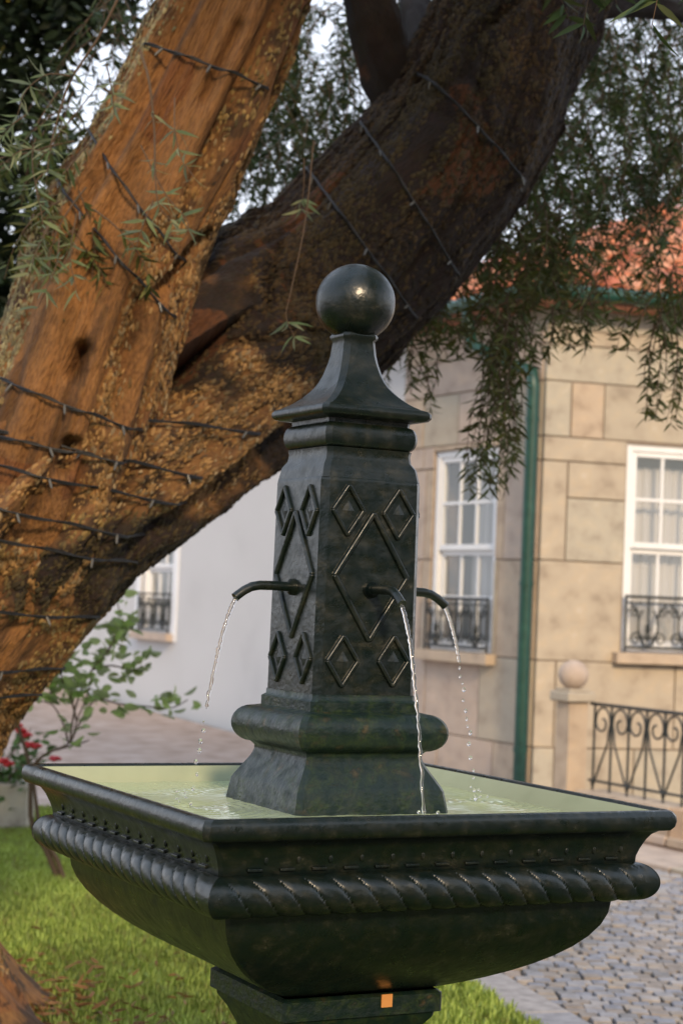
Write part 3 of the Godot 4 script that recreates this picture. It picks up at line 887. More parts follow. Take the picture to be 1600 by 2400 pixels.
# ---------------------------------------------------------------- the fountain
func fountain() -> void:
	var f := thing("fountain", "dark green cast iron fountain with square basin, diamond relief pillar and ball finial", "fountain", Vector3(.0037, 0, -3.8088), .48207)
	# pedestal
	var b := mb()
	b.square([Vector2(.26, -.02), Vector2(.26, .10), Vector2(.24, .125), Vector2(.20, .15), Vector2(.17, .19), Vector2(.15, .21), Vector2(.125, .25), Vector2(.115, .40), Vector2(.115, .58), Vector2(.122, .63), Vector2(.134, .668), Vector2(.150, .70), Vector2(.166, .722), Vector2(.168, .732), Vector2(.178, .735), Vector2(.178, .772), Vector2(.17, .778)], .006)
	part("pedestal", b, M.iron_mossy, f)
	var small_box := mb()
	small_box.box(Vector3(.047, .764, .1805), Vector3(.025, .026, .004), Basis.IDENTITY, .001)  # small flat orange square on the front of the pedestal
	part("orange_square", small_box, M.flat_orange, f)
	# bowl of the basin
	var prof := []
	for k in 15:
		var th := PI / 2 * k / 14.0
		prof.append(Vector2(.10 + .315 * pow(sin(th), 1.7), .985 - .222 * cos(th)))
	prof.append(Vector2(.418, .992)); prof.append(Vector2(.43, 1.0))
	b = mb(); b.square(prof, .006)
	b.lid(.10, .763, -1.0)
	var bowl := part("bowl", b, M.iron_paint, f)
	# rope moulding: four twisted rolls, mitred at the corners
	for side in 4:
		var rot := Basis(Vector3.UP, side * PI / 2)
		b = mb()
		var L := .468
		var nl := 420; var na := 34
		var st := b.v.size()
		var rope := func(s: float, ph: float) -> Vector3:
			var lob := absf(sin(PI * (s / .052 + ph / TAU * 3.3)))
			var lob2 := pow(lob, .32)
			var end := clampf((absf(s) - .40) / .05, 0.0, 1.0)
			var r := .0322 + .0056 * lerpf(lerpf(lob2, 1.0, smoothstep(.75, 1.25, ph)), .9, end) - .001
			return Vector3(s, 1.026 + sin(ph) * r * 1.02, .442 + cos(ph) * r)
		for k in nl + 1:
			for a in na + 1:
				var ph := PI * -.62 + PI * 1.24 * a / na
				var s0 := lerpf(-L, L, float(k) / nl)
				var lim := .442 + cos(ph) * .0375       # mitre
				var s := clampf(s0, -lim, lim) if absf(s0) < .40 else s0 / L * lim
				if absf(s0) >= .40: s = signf(s0) * lerpf(.40, lim, (absf(s0) - .40) / (L - .40))
				var p: Vector3 = rope.call(s, ph)
				var du: Vector3 = rope.call(s + .0008, ph) - rope.call(s - .0008, ph); var dv: Vector3 = rope.call(s, ph + .01) - rope.call(s, ph - .01)
				var nn := du.cross(dv).normalized()
				if nn.dot(Vector3(0, sin(ph), cos(ph))) < 0: nn = -nn
				b.add(rot * p, rot * nn)
		for k in nl:
			for a in na:
				var q := st + k * (na + 1) + a
				b.tri(q, q + 1, q + na + 2); b.tri(q, q + na + 2, q + na + 1)
		part("rope_moulding", b, M.iron_paint, bowl)
	# frieze above the rope, with small cast ornaments
	b = mb()
	b.square([Vector2(.425, .99), Vector2(.43, 1.05), Vector2(.446, 1.062), Vector2(.447, 1.075), Vector2(.452, 1.09), Vector2(.460, 1.108), Vector2(.468, 1.12), Vector2(.478, 1.127), Vector2(.486, 1.129)], .006)
	var fz := part("frieze", b, M.iron_paint, f)
	var dash := mb(); dash.box(Vector3.ZERO, Vector3(.030, .0065, .008), Basis.IDENTITY, .002)
	var dm := dash.mesh(M.iron_paint)
	var leaf := mb(); leaf.ball(Vector3.ZERO, Vector3(.0045, .010, .0035), 8, 6); leaf.ball(Vector3(-.008, .006, 0), Vector3(.0032, .0055, .003), 7, 5); leaf.ball(Vector3(.008, .006, 0), Vector3(.0032, .0055, .003), 7, 5)
	var lm := leaf.mesh(M.iron_paint)
	for side in 4:
		var rot := Basis(Vector3.UP, side * PI / 2)
		for k in 13:
			var x := (k - 6) * .0635
			var o := part("ornament_bar", dm, null, fz); o.transform = Transform3D(rot, rot * Vector3(x, 1.073, .449))
			o = part("ornament_leaf", lm, null, fz); o.transform = Transform3D(rot, rot * Vector3(x + .02, 1.092, .4515))
	# rim
	b = mb()
	b.square([Vector2(.455, 1.128), Vector2(.485, 1.128), Vector2(.496, 1.130), Vector2(.5015, 1.137), Vector2(.5035, 1.148), Vector2(.502, 1.158), Vector2(.497, 1.1655), Vector2(.490, 1.1685), Vector2(.478, 1.1675), Vector2(.474, 1.163)], .010, .5)
	part("rim", b, M.iron_paint, f)
	b = mb()
	b.square([Vector2(.4735, 1.1635), Vector2(.466, 1.152), Vector2(.456, 1.130), Vector2(.438, 1.09), Vector2(.42, 1.06), Vector2(.40, 1.035)], .012, .3)
	b.lid(.40, 1.032, 1.0)
	for k in b.n.size():
		if absf(b.n[k].y) < .99: b.n[k] = -b.n[k]
	for k in b.i.size() / 3:
		var g := (b.v[b.i[k * 3 + 1]] - b.v[b.i[k * 3]]).cross(b.v[b.i[k * 3 + 2]] - b.v[b.i[k * 3]])
		if g.dot(b.n[b.i[k * 3]]) > 0.0:
			var keep := b.i[k * 3 + 1]
			b.i[k * 3 + 1] = b.i[k * 3 + 2]; b.i[k * 3 + 2] = keep
	part("basin_lining", b, M.pale_green_paint, f)
	# plinth, torus, step of the pillar
	var sh := Vector3(.0066, 0, .0035)
	var col := Node3D.new(); col.name = "pillar"; f.add_child(col); col.position = sh
	b = mb()
	prof = [Vector2(.188, 1.03), Vector2(.178, 1.10), Vector2(.166, 1.172), Vector2(.161, 1.182), Vector2(.137, 1.221), Vector2(.134, 1.228), Vector2(.1315, 1.236), Vector2(.1315, 1.243)]
	for k in 13:
		var th := -PI / 2 + PI * k / 12.0
		prof.append(Vector2(.138 + .032 * cos(th), 1.288 + .0375 * sin(th)))
	prof.append_array([Vector2(.124, 1.3285), Vector2(.124, 1.347), Vector2(.117, 1.352), Vector2(.1165, 1.362)])
	b.square(prof, .010)
	part("base_mouldings", b, M.iron_mossy, col)
	b = mb()
	b.square([Vector2(.1162, 1.355), Vector2(.1142, 1.79), Vector2(.1132, 1.797), Vector2(.110, 1.800)], .014)
	part("die", b, M.iron_paint, col)
	# raised strip on the arrises
	b = mb()
	prof = [Vector2(.112, 1.797), Vector2(.109, 1.812), Vector2(.107, 1.823), Vector2(.0985, 1.836), Vector2(.0965, 1.850), Vector2(.0985, 1.860)]
	for k in 9:
		var th := -PI / 2 + PI * k / 8.0
		prof.append(Vector2(.094 + .0125 * cos(th), 1.8855 + .0245 * sin(th)))
	prof.append_array([Vector2(.0935, 1.912), Vector2(.0945, 1.919), Vector2(.108, 1.921), Vector2(.1215, 1.924), Vector2(.1265, 1.930), Vector2(.1265, 1.938), Vector2(.122, 1.944), Vector2(.114, 1.947)])
	b.square(prof, .010)
	part("cap_mouldings", b, M.iron_paint, col)
	b = mb()
	b.square([Vector2(.114, 1.946), Vector2(.109, 1.950), Vector2(.103, 1.953), Vector2(.094, 1.959), Vector2(.0855, 1.966), Vector2(.077, 1.974), Vector2(.0690, 1.983), Vector2(.0615, 1.993), Vector2(.0555, 2.004), Vector2(.0498, 2.018), Vector2(.0458, 2.032), Vector2(.0420, 2.046), Vector2(.0393, 2.060), Vector2(.0372, 2.080), Vector2(.0365, 2.090), Vector2(.0400, 2.094), Vector2(.0410, 2.100), Vector2(.0375, 2.106), Vector2(.036, 2.112)], .011)
	part("cap_roof", b, M.iron_paint, col)
	b = mb(); b.ball(Vector3(0, 2.172, 0), Vector3(.0835, .081, .0835), 56, 36)
	part("ball_finial", b, M.iron_paint, col)
	# relief on the four faces, spouts and water
	var bars := func(m: MB, u0: float, v0: float, hw: float, ht: float, wide: float, out: float):
		var p := [Vector2(u0, v0 + ht), Vector2(u0 + hw, v0), Vector2(u0, v0 - ht), Vector2(u0 - hw, v0)]
		for k in 4:
			var a: Vector2 = p[k]; var e: Vector2 = p[(k + 1) % 4]
			var d := (e - a).normalized(); var n2 := Vector2(-d.y, d.x)
			var z := .1155 - (v0 - 1.36) * .0046
			m.box(Vector3((a.x + e.x) * .5, (a.y + e.y) * .5, z), Vector3(a.distance_to(e) + wide * .5, wide, out * 2.0), Basis(Vector3(d.x, d.y, 0), Vector3(n2.x, n2.y, 0), Vector3(0, 0, 1)), out * .8)
	for side in 4:
		var rot := Basis(Vector3.UP, side * PI / 2)
		var holder := Node3D.new(); holder.name = "relief"; col.add_child(holder, true); holder.basis = rot
		b = mb(); bars.call(b, .0, 1.600, .083, .128, .0135, .0085)
		part("large_diamond", b, M.iron_paint, holder)
		for q in [[-.058, 1.732], [.058, 1.730], [-.058, 1.4295], [.058, 1.4315]]:
			b = mb(); bars.call(b, q[0], q[1], .0345, .050, .0105, .0080); part("small_diamond", b, M.iron_paint, holder)
			b = mb()
			var zf: float = .1150 - (q[1] - 1.36) * .0046
			var tip := Vector3(q[0] + .002, q[1] - .001, zf + .0034)
			var ring := [Vector3(q[0], q[1] + .031, zf), Vector3(q[0] + .021, q[1], zf), Vector3(q[0], q[1] - .031, zf), Vector3(q[0] - .021, q[1], zf)]
			for e in 4: b.flat(tip, ring[e], ring[(e + 1) % 4], Vector3(0, 0, 1))
			part("inner_diamond", b, M.iron_paint, holder)
	var jets := []
	for side in 4:
		var rot := Basis(Vector3.UP, side * PI / 2)
		b = mb()
		var z0 := .112
		var pts := [Vector3(0, 1.574, z0), Vector3(0, 1.575, z0 + .05), Vector3(0, 1.5745, z0 + .080), Vector3(0, 1.571, z0 + .098), Vector3(0, 1.563, z0 + .114), Vector3(0, 1.553, z0 + .128), Vector3(0, 1.548, z0 + .134)]
		for k in pts.size(): pts[k] = rot * pts[k]
		b.tube(pts, [.0098, .0096, .0095, .0094, .0094, .0094, .0097], 12)
		var spt := part("spout", b, M.iron_paint, col)
		b = mb(); b.tube([rot * Vector3(0, 1.574, z0 - .002), rot * Vector3(0, 1.574, z0 + .012), rot * Vector3(0, 1.574, z0 + .016)], [.018, .0165, .0105], 14)
		part("spout_collar", b, M.iron_paint, spt)
	# water
	var wt := mb()
	var wo := f.position
	var wb := Basis(Vector3.UP, .48207)
	var n := 150
	var ids := []
	var hits := [Vector2(.0, .36), Vector2(.345, .0), Vector2(.0, -.34), Vector2(-.335, .0)]
	var level := func(x: float, z: float) -> float:
		var y := .0006 * sin(x * 31.0 + 2.0 * sin(z * 17.0)) * sin(z * 27.0 + x * 9.0)
		for q in hits:
			var r: float = Vector2(x, z).distance_to(q)
			y += .0022 * exp(-r * 9.0) * cos(r * 260.0)
		return y
	for a in n + 1:
		for e in n + 1:
			var x := lerpf(-.4565, .4565, float(a) / n); var z := lerpf(-.4565, .4565, float(e) / n)
			var nn := Vector3(level.call(x - .002, z) - level.call(x + .002, z), .004, level.call(x, z - .002) - level.call(x, z + .002)).normalized()
			ids.append(wt.add(wo + wb * Vector3(x, 1.130 + level.call(x, z), z), wb * nn))
	for a in n:
		for e in n:
			var q := a * (n + 1) + e
			wt.tri(ids[q], ids[q + 1], ids[q + n + 2]); wt.tri(ids[q], ids[q + n + 2], ids[q + n + 1])
	ground_piece("water", wt, M.algae_water)
	var rng := RandomNumberGenerator.new(); rng.seed = 9
	var words := ["thin clear water jet falling from the spout over the basin's long front edge", "thin broken water jet falling from the spout towards the granite house", "thin clear water jet falling from the spout turned to the far side of the pillar", "thin dark water jet falling from the spout towards the white house wall"]
	for side in 4:
		var rot := wb * Basis(Vector3.UP, side * PI / 2)
		var src := wo + wb * sh + rot * Vector3(0, 1.548, .243)
		var v0: float = [.46, .36, .30, .30][side]
		var w := thing("water_jet", words[side], "water jet", Vector3(src.x, 1.125, src.z))
		var dir := rot * Vector3(0, 0, 1)
		var pts := []; var rad := []
		var stop: float = [1.0, .42, 1.0, .62][side]
		var tt := sqrt(2.0 * (1.548 - 1.124) / 9.8)
		var pos := func(t: float) -> Vector3:
			var s := t + .055      # it leaves the spout already falling
			return src + dir * v0 * t - Vector3.UP * (4.9 * s * s - 4.9 * .055 * .055) * .86
		var noise_j := FastNoiseLite.new(); noise_j.seed = 31; noise_j.frequency = .01
		var m := 110
		for k in m + 1:
			var fr := float(k) / m * stop
			var t := fr * tt
			var wob := Vector3(noise_j.get_noise_2d(k * 22.0, side * 90.0), 0, noise_j.get_noise_2d(k * 22.0, side * 90.0 + 500.0)) * .004 * (.15 + fr)
			pts.append(pos.call(t) + wob)
			rad.append((.0042 - .0018 * fr) * (1.0 + .9 * noise_j.get_noise_2d(k * 30.0 + 900.0, side * 70.0) * minf(1.0, fr * 2.5)) * (1.0 if k < m else .1))
		b = mb(w.position); b.tube(pts, rad, 8)
		part("stream", b, M.clear_water, w)
		var t := stop * tt
		while stop < 1.0 and t < tt * 1.03:
			t += rng.randf_range(.006, .013)
			var p: Vector3 = pos.call(t) + Vector3(rng.randf_range(-.004, .004), 0, rng.randf_range(-.004, .004))
			if p.y < 1.129: break
			b = mb(w.position); var r := rng.randf_range(.0022, .0045); b.ball(p, Vector3(r, r * rng.randf_range(1.0, 1.7), r), 8, 6)
			part("drop", b, M.clear_water, w)
		var hit: Vector3 = pos.call(tt * 1.0)
		for k in 7:
			b = mb(w.position); var r := rng.randf_range(.0018, .004); b.ball(Vector3(hit.x + rng.randf_range(-.022, .022), 1.127 + rng.randf_range(.002, .035), hit.z + rng.randf_range(-.022, .022)), Vector3(r, r, r), 7, 5)
			part("splash_drop", b, M.clear_water, w)

# ---------------------------------------------------------------- the tree
var noise_a := FastNoiseLite.new()
var noise_b := FastNoiseLite.new()
var noise_c := FastNoiseLite.new()

func limb_axis(ctrl: Array) -> Array:     # [px, py, depth, radius px] -> Vector4(x, y, z, radius)
	var out := []
	for c in ctrl:
		var p := P(c[0], c[1], c[2])
		out.append(Vector4(p.x, p.y, p.z, c[3] * c[2] / F))
	return out

func limb_point(ax: Array, u: float, th: float, style: Dictionary) -> Vector3:
	var p: Vector4 = spline(ax, u)
	var q: Vector4 = spline(ax, minf(u + .004, 1.0)); var q2: Vector4 = spline(ax, maxf(u - .004, 0.0))
	var tg := Vector3(q.x - q2.x, q.y - q2.y, q.z - q2.z).normalized()
	var a := Vector3(0, 0, 1); a = (a - tg * a.dot(tg)).normalized()
	var b := tg.cross(a)
	var d := a * cos(th) + b * sin(th)
	return Vector3(p.x, p.y, p.z) + d * limb_radius(ax, u, th, p.w, style)

func limb_radius(ax: Array, u: float, th: float, r: float, style: Dictionary) -> float:
	var L: float = style.length
	var v := u * L
	var tw: float = style.twist * v
	var cx := cos(th + tw); var sx := sin(th + tw)
	# broad flutes along the limb, then ridges, then lumps
	var lobe := noise_a.get_noise_3d(cx * 60.0 + style.seed, sx * 60.0, v * 22.0)
	var ridge := 1.0 - 2.0 * absf(noise_b.get_noise_3d(cx * 75.0 + style.seed, sx * 75.0, v * 14.0))
	var lump := noise_c.get_noise_3d(cx * r * 160.0, sx * r * 160.0, v * 110.0) + 1.2 * noise_c.get_noise_3d(cx * r * 70.0 + 9.0, sx * r * 70.0, v * 45.0)
	var fine := noise_c.get_noise_3d(cx * r * 520.0 + 50.0, sx * r * 520.0, v * 300.0)
	var wood := smooth_wood(th, v, style)
	var crack := noise_b.get_noise_3d(cx * 190.0 - style.seed, sx * 190.0, v * 24.0 + 40.0)
	var k := 1.0 + .19 * lobe + (.045 + .05 * (1.0 - wood)) * ridge - .05 * smoothstep(.10, .0, absf(crack)) * smoothstep(.1, .3, absf(lobe) + .15)
	if style.has("flare"):
		var fl := exp(-maxf(0.0, v - .05) / .22)
		k += fl * (.45 + .35 * cos(5.0 * th + 1.0))
	# furrows that run along the limb, wander and fade in and out
	for q in 11:
		var a0 := TAU * q / 11.0 + .35 * noise_a.get_noise_2d(q * 97.0 + style.seed, v * 55.0) * 2.0
		var dd := wrapf(th + tw - a0, -PI, PI)
		if absf(dd) < .3:
			var amt := smoothstep(-.15, .35, noise_a.get_noise_2d(q * 53.0 - style.seed, v * 80.0 + 400.0))
			k -= amt * (.085 * exp(-dd * dd / .0045) - .03 * exp(-pow(absf(dd) - .13, 2.0) / .004)) * (1.0 - .45 * wood)
	if style.has("cut"):      # deep grooves and hollows seen in the photograph: [[v, angle] ...], depth, width in metres
		for g in style.cut:
			var path: Array = g[0]
			for q in path.size() - 1:
				var p0: Vector2 = path[q]; var p1: Vector2 = path[q + 1]
				var here := Vector2(v, th * r)
				var cl := Geometry2D.get_closest_point_to_segment(here, Vector2(p0.x, p0.y * r), Vector2(p1.x, p1.y * r))
				var dist := here.distance_to(cl)
				if dist < g[2] * 3.0:
					var seg := g[1] * exp(-dist * dist / (g[2] * g[2])) as float
					style.hit = maxf(style.get("hit", 0.0), seg)
		k -= style.get("hit", 0.0) / r
		style.hit = 0.0
	if style.has("groove"):     # a long hollow between two ridges, as where two stems grew together
		for g in style.groove:
			var d := wrapf(th - (g[0] + g[3] * v), -PI, PI)
			if v > g[1] and v < g[2]: k -= (.20 * exp(-d * d / .014) - .07 * exp(-pow(absf(d) - .24, 2.0) / .008)) * minf(1.0, minf((v - g[1]) / .2, (g[2] - v) / .2))
	if style.has("holes"):
		for g in style.holes:
			var d := Vector2(wrapf(th - g[0], -PI, PI) * r / g[2], (v - g[1]) / g[3])
			k -= .34 * exp(-d.length_squared() * 1.2)
	return r * k + (.017 * lump + .011 * fine) * (1.0 - .80 * wood)

func on_limb(ax: Array, style: Dictionary, px: float, py: float) -> Vector2:   # (v, angle) of the front surface seen at a pixel
	var best := Vector2.ZERO; var least := 1e9
	var r := ray(px, py)
	for k in 141:
		var u := k / 140.0
		var p: Vector4 = spline(ax, u)
		var q: Vector4 = spline(ax, minf(u + .004, 1.0)); var q2: Vector4 = spline(ax, maxf(u - .004, 0.0))
		var tg := Vector3(q.x - q2.x, q.y - q2.y, q.z - q2.z).normalized()
		var a := Vector3(0, 0, 1); a = (a - tg * a.dot(tg)).normalized()
		var b := tg.cross(a)
		for t in 41:
			var th := -1.5 + 3.0 * t / 40.0
			var s := Vector3(p.x, p.y, p.z) + (a * cos(th) + b * sin(th)) * p.w
			var e := (s - (EYE + r * ((s - EYE).dot(r) / r.length_squared()))).length()
			if e < least:
				least = e; best = Vector2(u * style.length, th)
	return best

func cut_path(ax: Array, style: Dictionary, pixels: Array, depth: float, width: float) -> Array:
	var out := []
	for q in pixels: out.append(on_limb(ax, style, q[0], q[1]))
	return [out, depth, width]

func axis_length(ax: Array) -> float:
	var L := 0.0
	for k in 60:
		var p: Vector4 = spline(ax, k / 60.0); var q: Vector4 = spline(ax, (k + 1) / 60.0)
		L += Vector3(p.x - q.x, p.y - q.y, p.z - q.z).length()
	return L

func smooth_wood(th: float, v: float, style: Dictionary) -> float:
	if not style.has("wood"): return 0.0
	var s := 0.0
	for w in style.wood:       # [angle, half width, from, to]
		var d := absf(wrapf(th - w[0] - .10 * sin(v * 3.1), -PI, PI))
		var e: float = w[1] * (1.0 + .35 * noise_a.get_noise_2d(v * 90.0 + 7.0, th * 12.0))
		var f := smoothstep(e + .10, e - .10, d) * smoothstep(w[2], w[2] + .15, v) * smoothstep(w[3], w[3] - .15, v)
		s = maxf(s, f)
	return s

func limb(ax: Array, style: Dictionary, rings: int, sides: int, off: Vector3) -> MB:
	var b := mb(off)
	var L := axis_length(ax)
	style.length = L
	var pts := PackedVector3Array()
	for k in rings + 1:
		for s in sides + 1:
			pts.append(limb_point(ax, float(k) / rings, TAU * (s % sides) / sides, style))
	for k in rings + 1:
		for s in sides + 1:
			var q := k * (sides + 1) + s
			var l: Vector3 = pts[k * (sides + 1) + (s - 1 if s > 0 else sides - 1)]; var r: Vector3 = pts[k * (sides + 1) + (s + 1 if s < sides else 1)]
			var d: Vector3 = pts[maxi(k - 1, 0) * (sides + 1) + s]; var u: Vector3 = pts[mini(k + 1, rings) * (sides + 1) + s]
			var nn := (r - l).cross(u - d).normalized()
			var p4: Vector4 = spline(ax, float(k) / rings)
			if nn.dot(pts[q] - Vector3(p4.x, p4.y, p4.z)) < 0: nn = -nn
			var th := wrapf(TAU * s / sides, -PI, PI); var v := L * k / rings
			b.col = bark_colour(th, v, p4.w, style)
			b.add(pts[q], nn, Vector2(float(s) / sides, v))
	for k in rings:
		for s in sides:
			var q := k * (sides + 1) + s
			b.tri(q, q + 1, q + sides + 2); b.tri(q, q + sides + 2, q + sides + 1)
	return b

func bark_colour(th: float, v: float, r: float, style: Dictionary) -> Color:
	var x := cos(th) * r; var y := sin(th) * r
	var wood := smooth_wood(th, v, style)
	var grain := noise_b.get_noise_3d(x * 700.0, y * 700.0, v * 28.0)
	var speck := noise_c.get_noise_3d(x * 620.0, y * 620.0 + 90.0, v * 420.0)
	var blot := noise_a.get_noise_3d(x * 150.0 + 30.0, y * 150.0, v * 120.0)
	var lich := noise_a.get_noise_3d(x * 90.0 - 70.0, y * 90.0, v * 70.0)
	var w := Vector3(.225, .102, .031) * (1.0 + .38 * grain + .40 * blot)
	if grain < -.22: w *= .6
	if blot < -.30: w = w.lerp(Vector3(.16, .055, .015), .7)
	# under the scales: brown, then dark bark and painted crown shade higher up
	var k := Vector3(.20, .095, .030) * (1.0 + .5 * speck + .45 * blot)
	var old: float = style.get("old", 99.0)  # where along the limb the dark bark and painted shade begin
	var shade_dark := smoothstep(-.12, .10, blot * .6 + lich * .5 + (v - old) * .35)
	k = k.lerp(Vector3(.010, .006, .0032) * (1.0 + .6 * speck), shade_dark * .95)
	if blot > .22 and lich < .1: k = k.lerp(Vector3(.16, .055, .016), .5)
	if speck < -.20: k = k.lerp(Vector3(.018, .011, .006), .7)
	var c := k.lerp(w, wood)
	return Color(maxf(c.x, .008), maxf(c.y, .005), maxf(c.z, .003))

func strand(top: Vector3, length: float, lean: Vector3, rng: RandomNumberGenerator, size: float, xf: Array, cols: PackedColorArray, tw: MB, tint: Color, dense := 1.0) -> void:
	var pts := []
	var n := 7
	var bend := Vector3(rng.randf_range(-1, 1), rng.randf_range(-.3, .3), rng.randf_range(-1, 1)) * length * .12
	for k in n:
		var f := k / float(n - 1)
		pts.append(top + Vector3(0, -length * f, 0) + lean * length * f * (1.0 - .35 * f) + bend * sin(f * PI))
	var rad := []
	for k in n: rad.append(lerpf(.0032, .0011, k / float(n - 1)))
	tw.tube(pts, rad, 4, false)
	var count := int(length / .015 * dense)
	for k in count:
		var f := pow(rng.randf(), .75)
		var p: Vector3 = spline(pts, f)
		var tg: Vector3 = (spline(pts, minf(1.0, f + .03)) - spline(pts, maxf(0.0, f - .03))).normalized()
		var side := Vector3(rng.randf_range(-1, 1), rng.randf_range(-1, 1), rng.randf_range(-1, 1)).normalized()
		side = (side - tg * side.dot(tg)).normalized()
		var d := (tg * rng.randf_range(.1, .8) + side + Vector3(0, -.25, 0)).normalized()
		var s := size * rng.randf_range(.65, 1.2)
		xf.append(Transform3D(aim(d, rng.randf_range(0, TAU)).scaled_local(Vector3(s, s, s)), p))
		var v := rng.randf_range(.65, 1.35)
		cols.append(Color(tint.r * v * rng.randf_range(.85, 1.25), tint.g * v, tint.b * v * rng.randf_range(.7, 1.3)))

func tree() -> void:
	noise_a.seed = 3; noise_a.frequency = .012; noise_a.fractal_octaves = 3
	noise_b.seed = 8; noise_b.frequency = .012; noise_b.fractal_octaves = 2
	noise_c.seed = 15; noise_c.frequency = .02; noise_c.fractal_octaves = 3
	var rng := RandomNumberGenerator.new(); rng.seed = 1234
	var base := P(-230, 2385, 6.6); base.y = 0.0
	var tr := thing("leaning_tree", "huge old leaning tree with orange brown forked trunk and narrow drooping leaves", "tree", base)
	var main := limb_axis([[-225, 2470, 6.6, 235], [-262, 2150, 6.6, 225], [-275, 1850, 6.6, 240], [-215, 1570, 6.6, 280], [-60, 1335, 6.55, 300], [133, 1108, 6.55, 300], [385, 915, 6.75, 268], [600, 765, 6.9, 244], [772, 651, 6.95, 228], [1038, 377, 7.0, 214], [1142, 177, 7.0, 202], [1241, -70, 7.05, 190], [1330, -400, 7.1, 165], [1400, -900, 7.2, 130]])
	var left := limb_axis([[10, 1330, 6.5, 215], [75, 1190, 6.44, 225], [125, 1040, 6.38, 218], [200, 816, 6.33, 192], [285, 571, 6.3, 188], [408, 337, 6.25, 172], [566, 0, 6.2, 160], [700, -350, 6.1, 140], [800, -800, 6.0, 110]])
	var ms := {"seed": 10.0, "twist": .25, "flare": true, "tone": 1.0, "lichen": .03, "wood": [[.20, .80, .75, 2.15], [-.45, .34, 1.4, 2.7], [.85, .22, .9, 2.0]], "old": 2.75, "groove": [[.55, .9, 2.6, -.10], [-.25, 1.2, 2.7, .05], [1.0, 2.3, 4.4, .05]]}
	var ls := {"seed": 60.0, "twist": .12, "tone": 1.0, "lichen": .05, "moss_side": -1.25, "wood": [[-.05, .62, .25, 3.2], [.95, .14, .6, 3.0]], "groove": [[.70, .35, 1.9, -.12], [-.55, 1.4, 2.8, .02], [.55, 1.9, 3.2, .05]]}
	ms.length = axis_length(main); ls.length = axis_length(left)
	ms.cut = [
		cut_path(main, ms, [[520, 690], [450, 790], [395, 900]], .26, .085),
		cut_path(main, ms, [[445, 880], [460, 920]], .08, .04),
		cut_path(main, ms, [[30, 1260], [5, 1330]], .07, .03),
		cut_path(main, ms, [[150, 1070], [130, 1110]], .08, .03),
		cut_path(main, ms, [[85, 1165], [70, 1200]], .06, .028),
		cut_path(main, ms, [[330, 1010], [310, 1100], [295, 1180]], .05, .025),
		cut_path(main, ms, [[720, 470], [600, 580], [500, 690]], .05, .022),
		cut_path(main, ms, [[1100, 170], [1000, 330], [900, 470]], .04, .02)]
	ls.cut = [
		cut_path(left, ls, [[470, 545], [395, 640], [340, 710], [312, 800], [288, 900], [262, 985]], .075, .028),
		cut_path(left, ls, [[700, 30], [640, 180], [590, 320], [540, 420]], .05, .022),
		cut_path(left, ls, [[240, 330], [225, 450], [205, 570], [170, 700], [110, 800]], .04, .022),
		cut_path(left, ls, [[190, 830], [182, 870]], .13, .032),
		cut_path(left, ls, [[172, 1050], [150, 1095]], .13, .028),
		cut_path(left, ls, [[560, 60], [520, 160], [480, 230]], .035, .02)]
	part("trunk", limb(main, ms, 640, 250, base), M.bark, tr)
	part("limb", limb(left, ls, 440, 210, base), M.bark, tr)
	# ---- scales of bark on the rough parts: too many and too small to pick apart
	var flake := mb()
	var fc0 := flake.add(Vector3(0, 0, .30), Vector3(0, 0, 1))
	var ring := []
	for k in 6:
		var th := TAU * k / 6.0
		var rr: float = [1.0, .75, .95, 1.05, .8, .9][k]
		ring.append(flake.add(Vector3(cos(th) * rr * .55, sin(th) * rr, -.05), Vector3(cos(th) * .7, sin(th) * .7, .7).normalized()))
	for k in 6: flake.tri(fc0, ring[k], ring[(k + 1) % 6])
	var fm := mat("bark_scale", Color.WHITE, 0.9)
	fm.vertex_color_use_as_albedo = true
	var bx := []; var bc := PackedColorArray()
	for job in [[main, ms, 42000, .04, .86], [left, ls, 15000, .05, .85]]:
		var ax: Array = job[0]; var sty: Dictionary = job[1]
		var got := 0; var tries := 0
		while got < job[2] and tries < job[2] * 3:
			tries += 1
			var u := rng.randf_range(job[3], job[4]); var th := rng.randf_range(-2.0, 2.0)
			var v: float = u * sty.length
			if rng.randf() < smooth_wood(th, v, sty) * 1.02: continue
			var p4: Vector4 = spline(ax, u)
			var pos := limb_point(ax, u, th, sty)
			var x := cos(th) * p4.w; var y := sin(th) * p4.w
			var blot := noise_a.get_noise_3d(x * 150.0 + 30.0, y * 150.0, v * 120.0)
			var lich := noise_a.get_noise_3d(x * 90.0 - 70.0, y * 90.0, v * 70.0)
			var old: float = sty.get("old", 99.0)
			var shade_dark := smoothstep(-.12, .10, blot * .6 + lich * .5 + (v - old) * .35)
			if rng.randf() < shade_dark * (.25 - .9 * clampf(lich * 2.0, -.4, .4)): continue
			got += 1
			var nn := (pos - Vector3(p4.x, p4.y, p4.z)).normalized()
			var e2 := limb_point(ax, u + .01, th, sty) - pos
			var yb := (e2 - nn * e2.dot(nn)).normalized()
			var bas := Basis(yb.cross(nn), yb, nn).rotated(nn, rng.randf_range(-.6, .6))
			bas = bas.rotated(bas.y, rng.randf_range(-.5, .5)).rotated(bas.x, rng.randf_range(-.35, .35))
			var sz := rng.randf_range(.007, .017)
			bx.append(Transform3D(bas.scaled_local(Vector3(sz, sz * rng.randf_range(.8, 1.7), sz)), pos - base))
			var v2 := rng.randf_range(.45, 1.35)
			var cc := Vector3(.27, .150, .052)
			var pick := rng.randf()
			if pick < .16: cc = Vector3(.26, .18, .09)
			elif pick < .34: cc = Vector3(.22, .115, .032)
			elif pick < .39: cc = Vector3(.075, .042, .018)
			cc = cc.lerp(cc * Vector3(.165, .165, .11), shade_dark)  # scales take the same dark bark tone and painted crown shade
			var edge: float = sty.get("moss_side", 9.0)
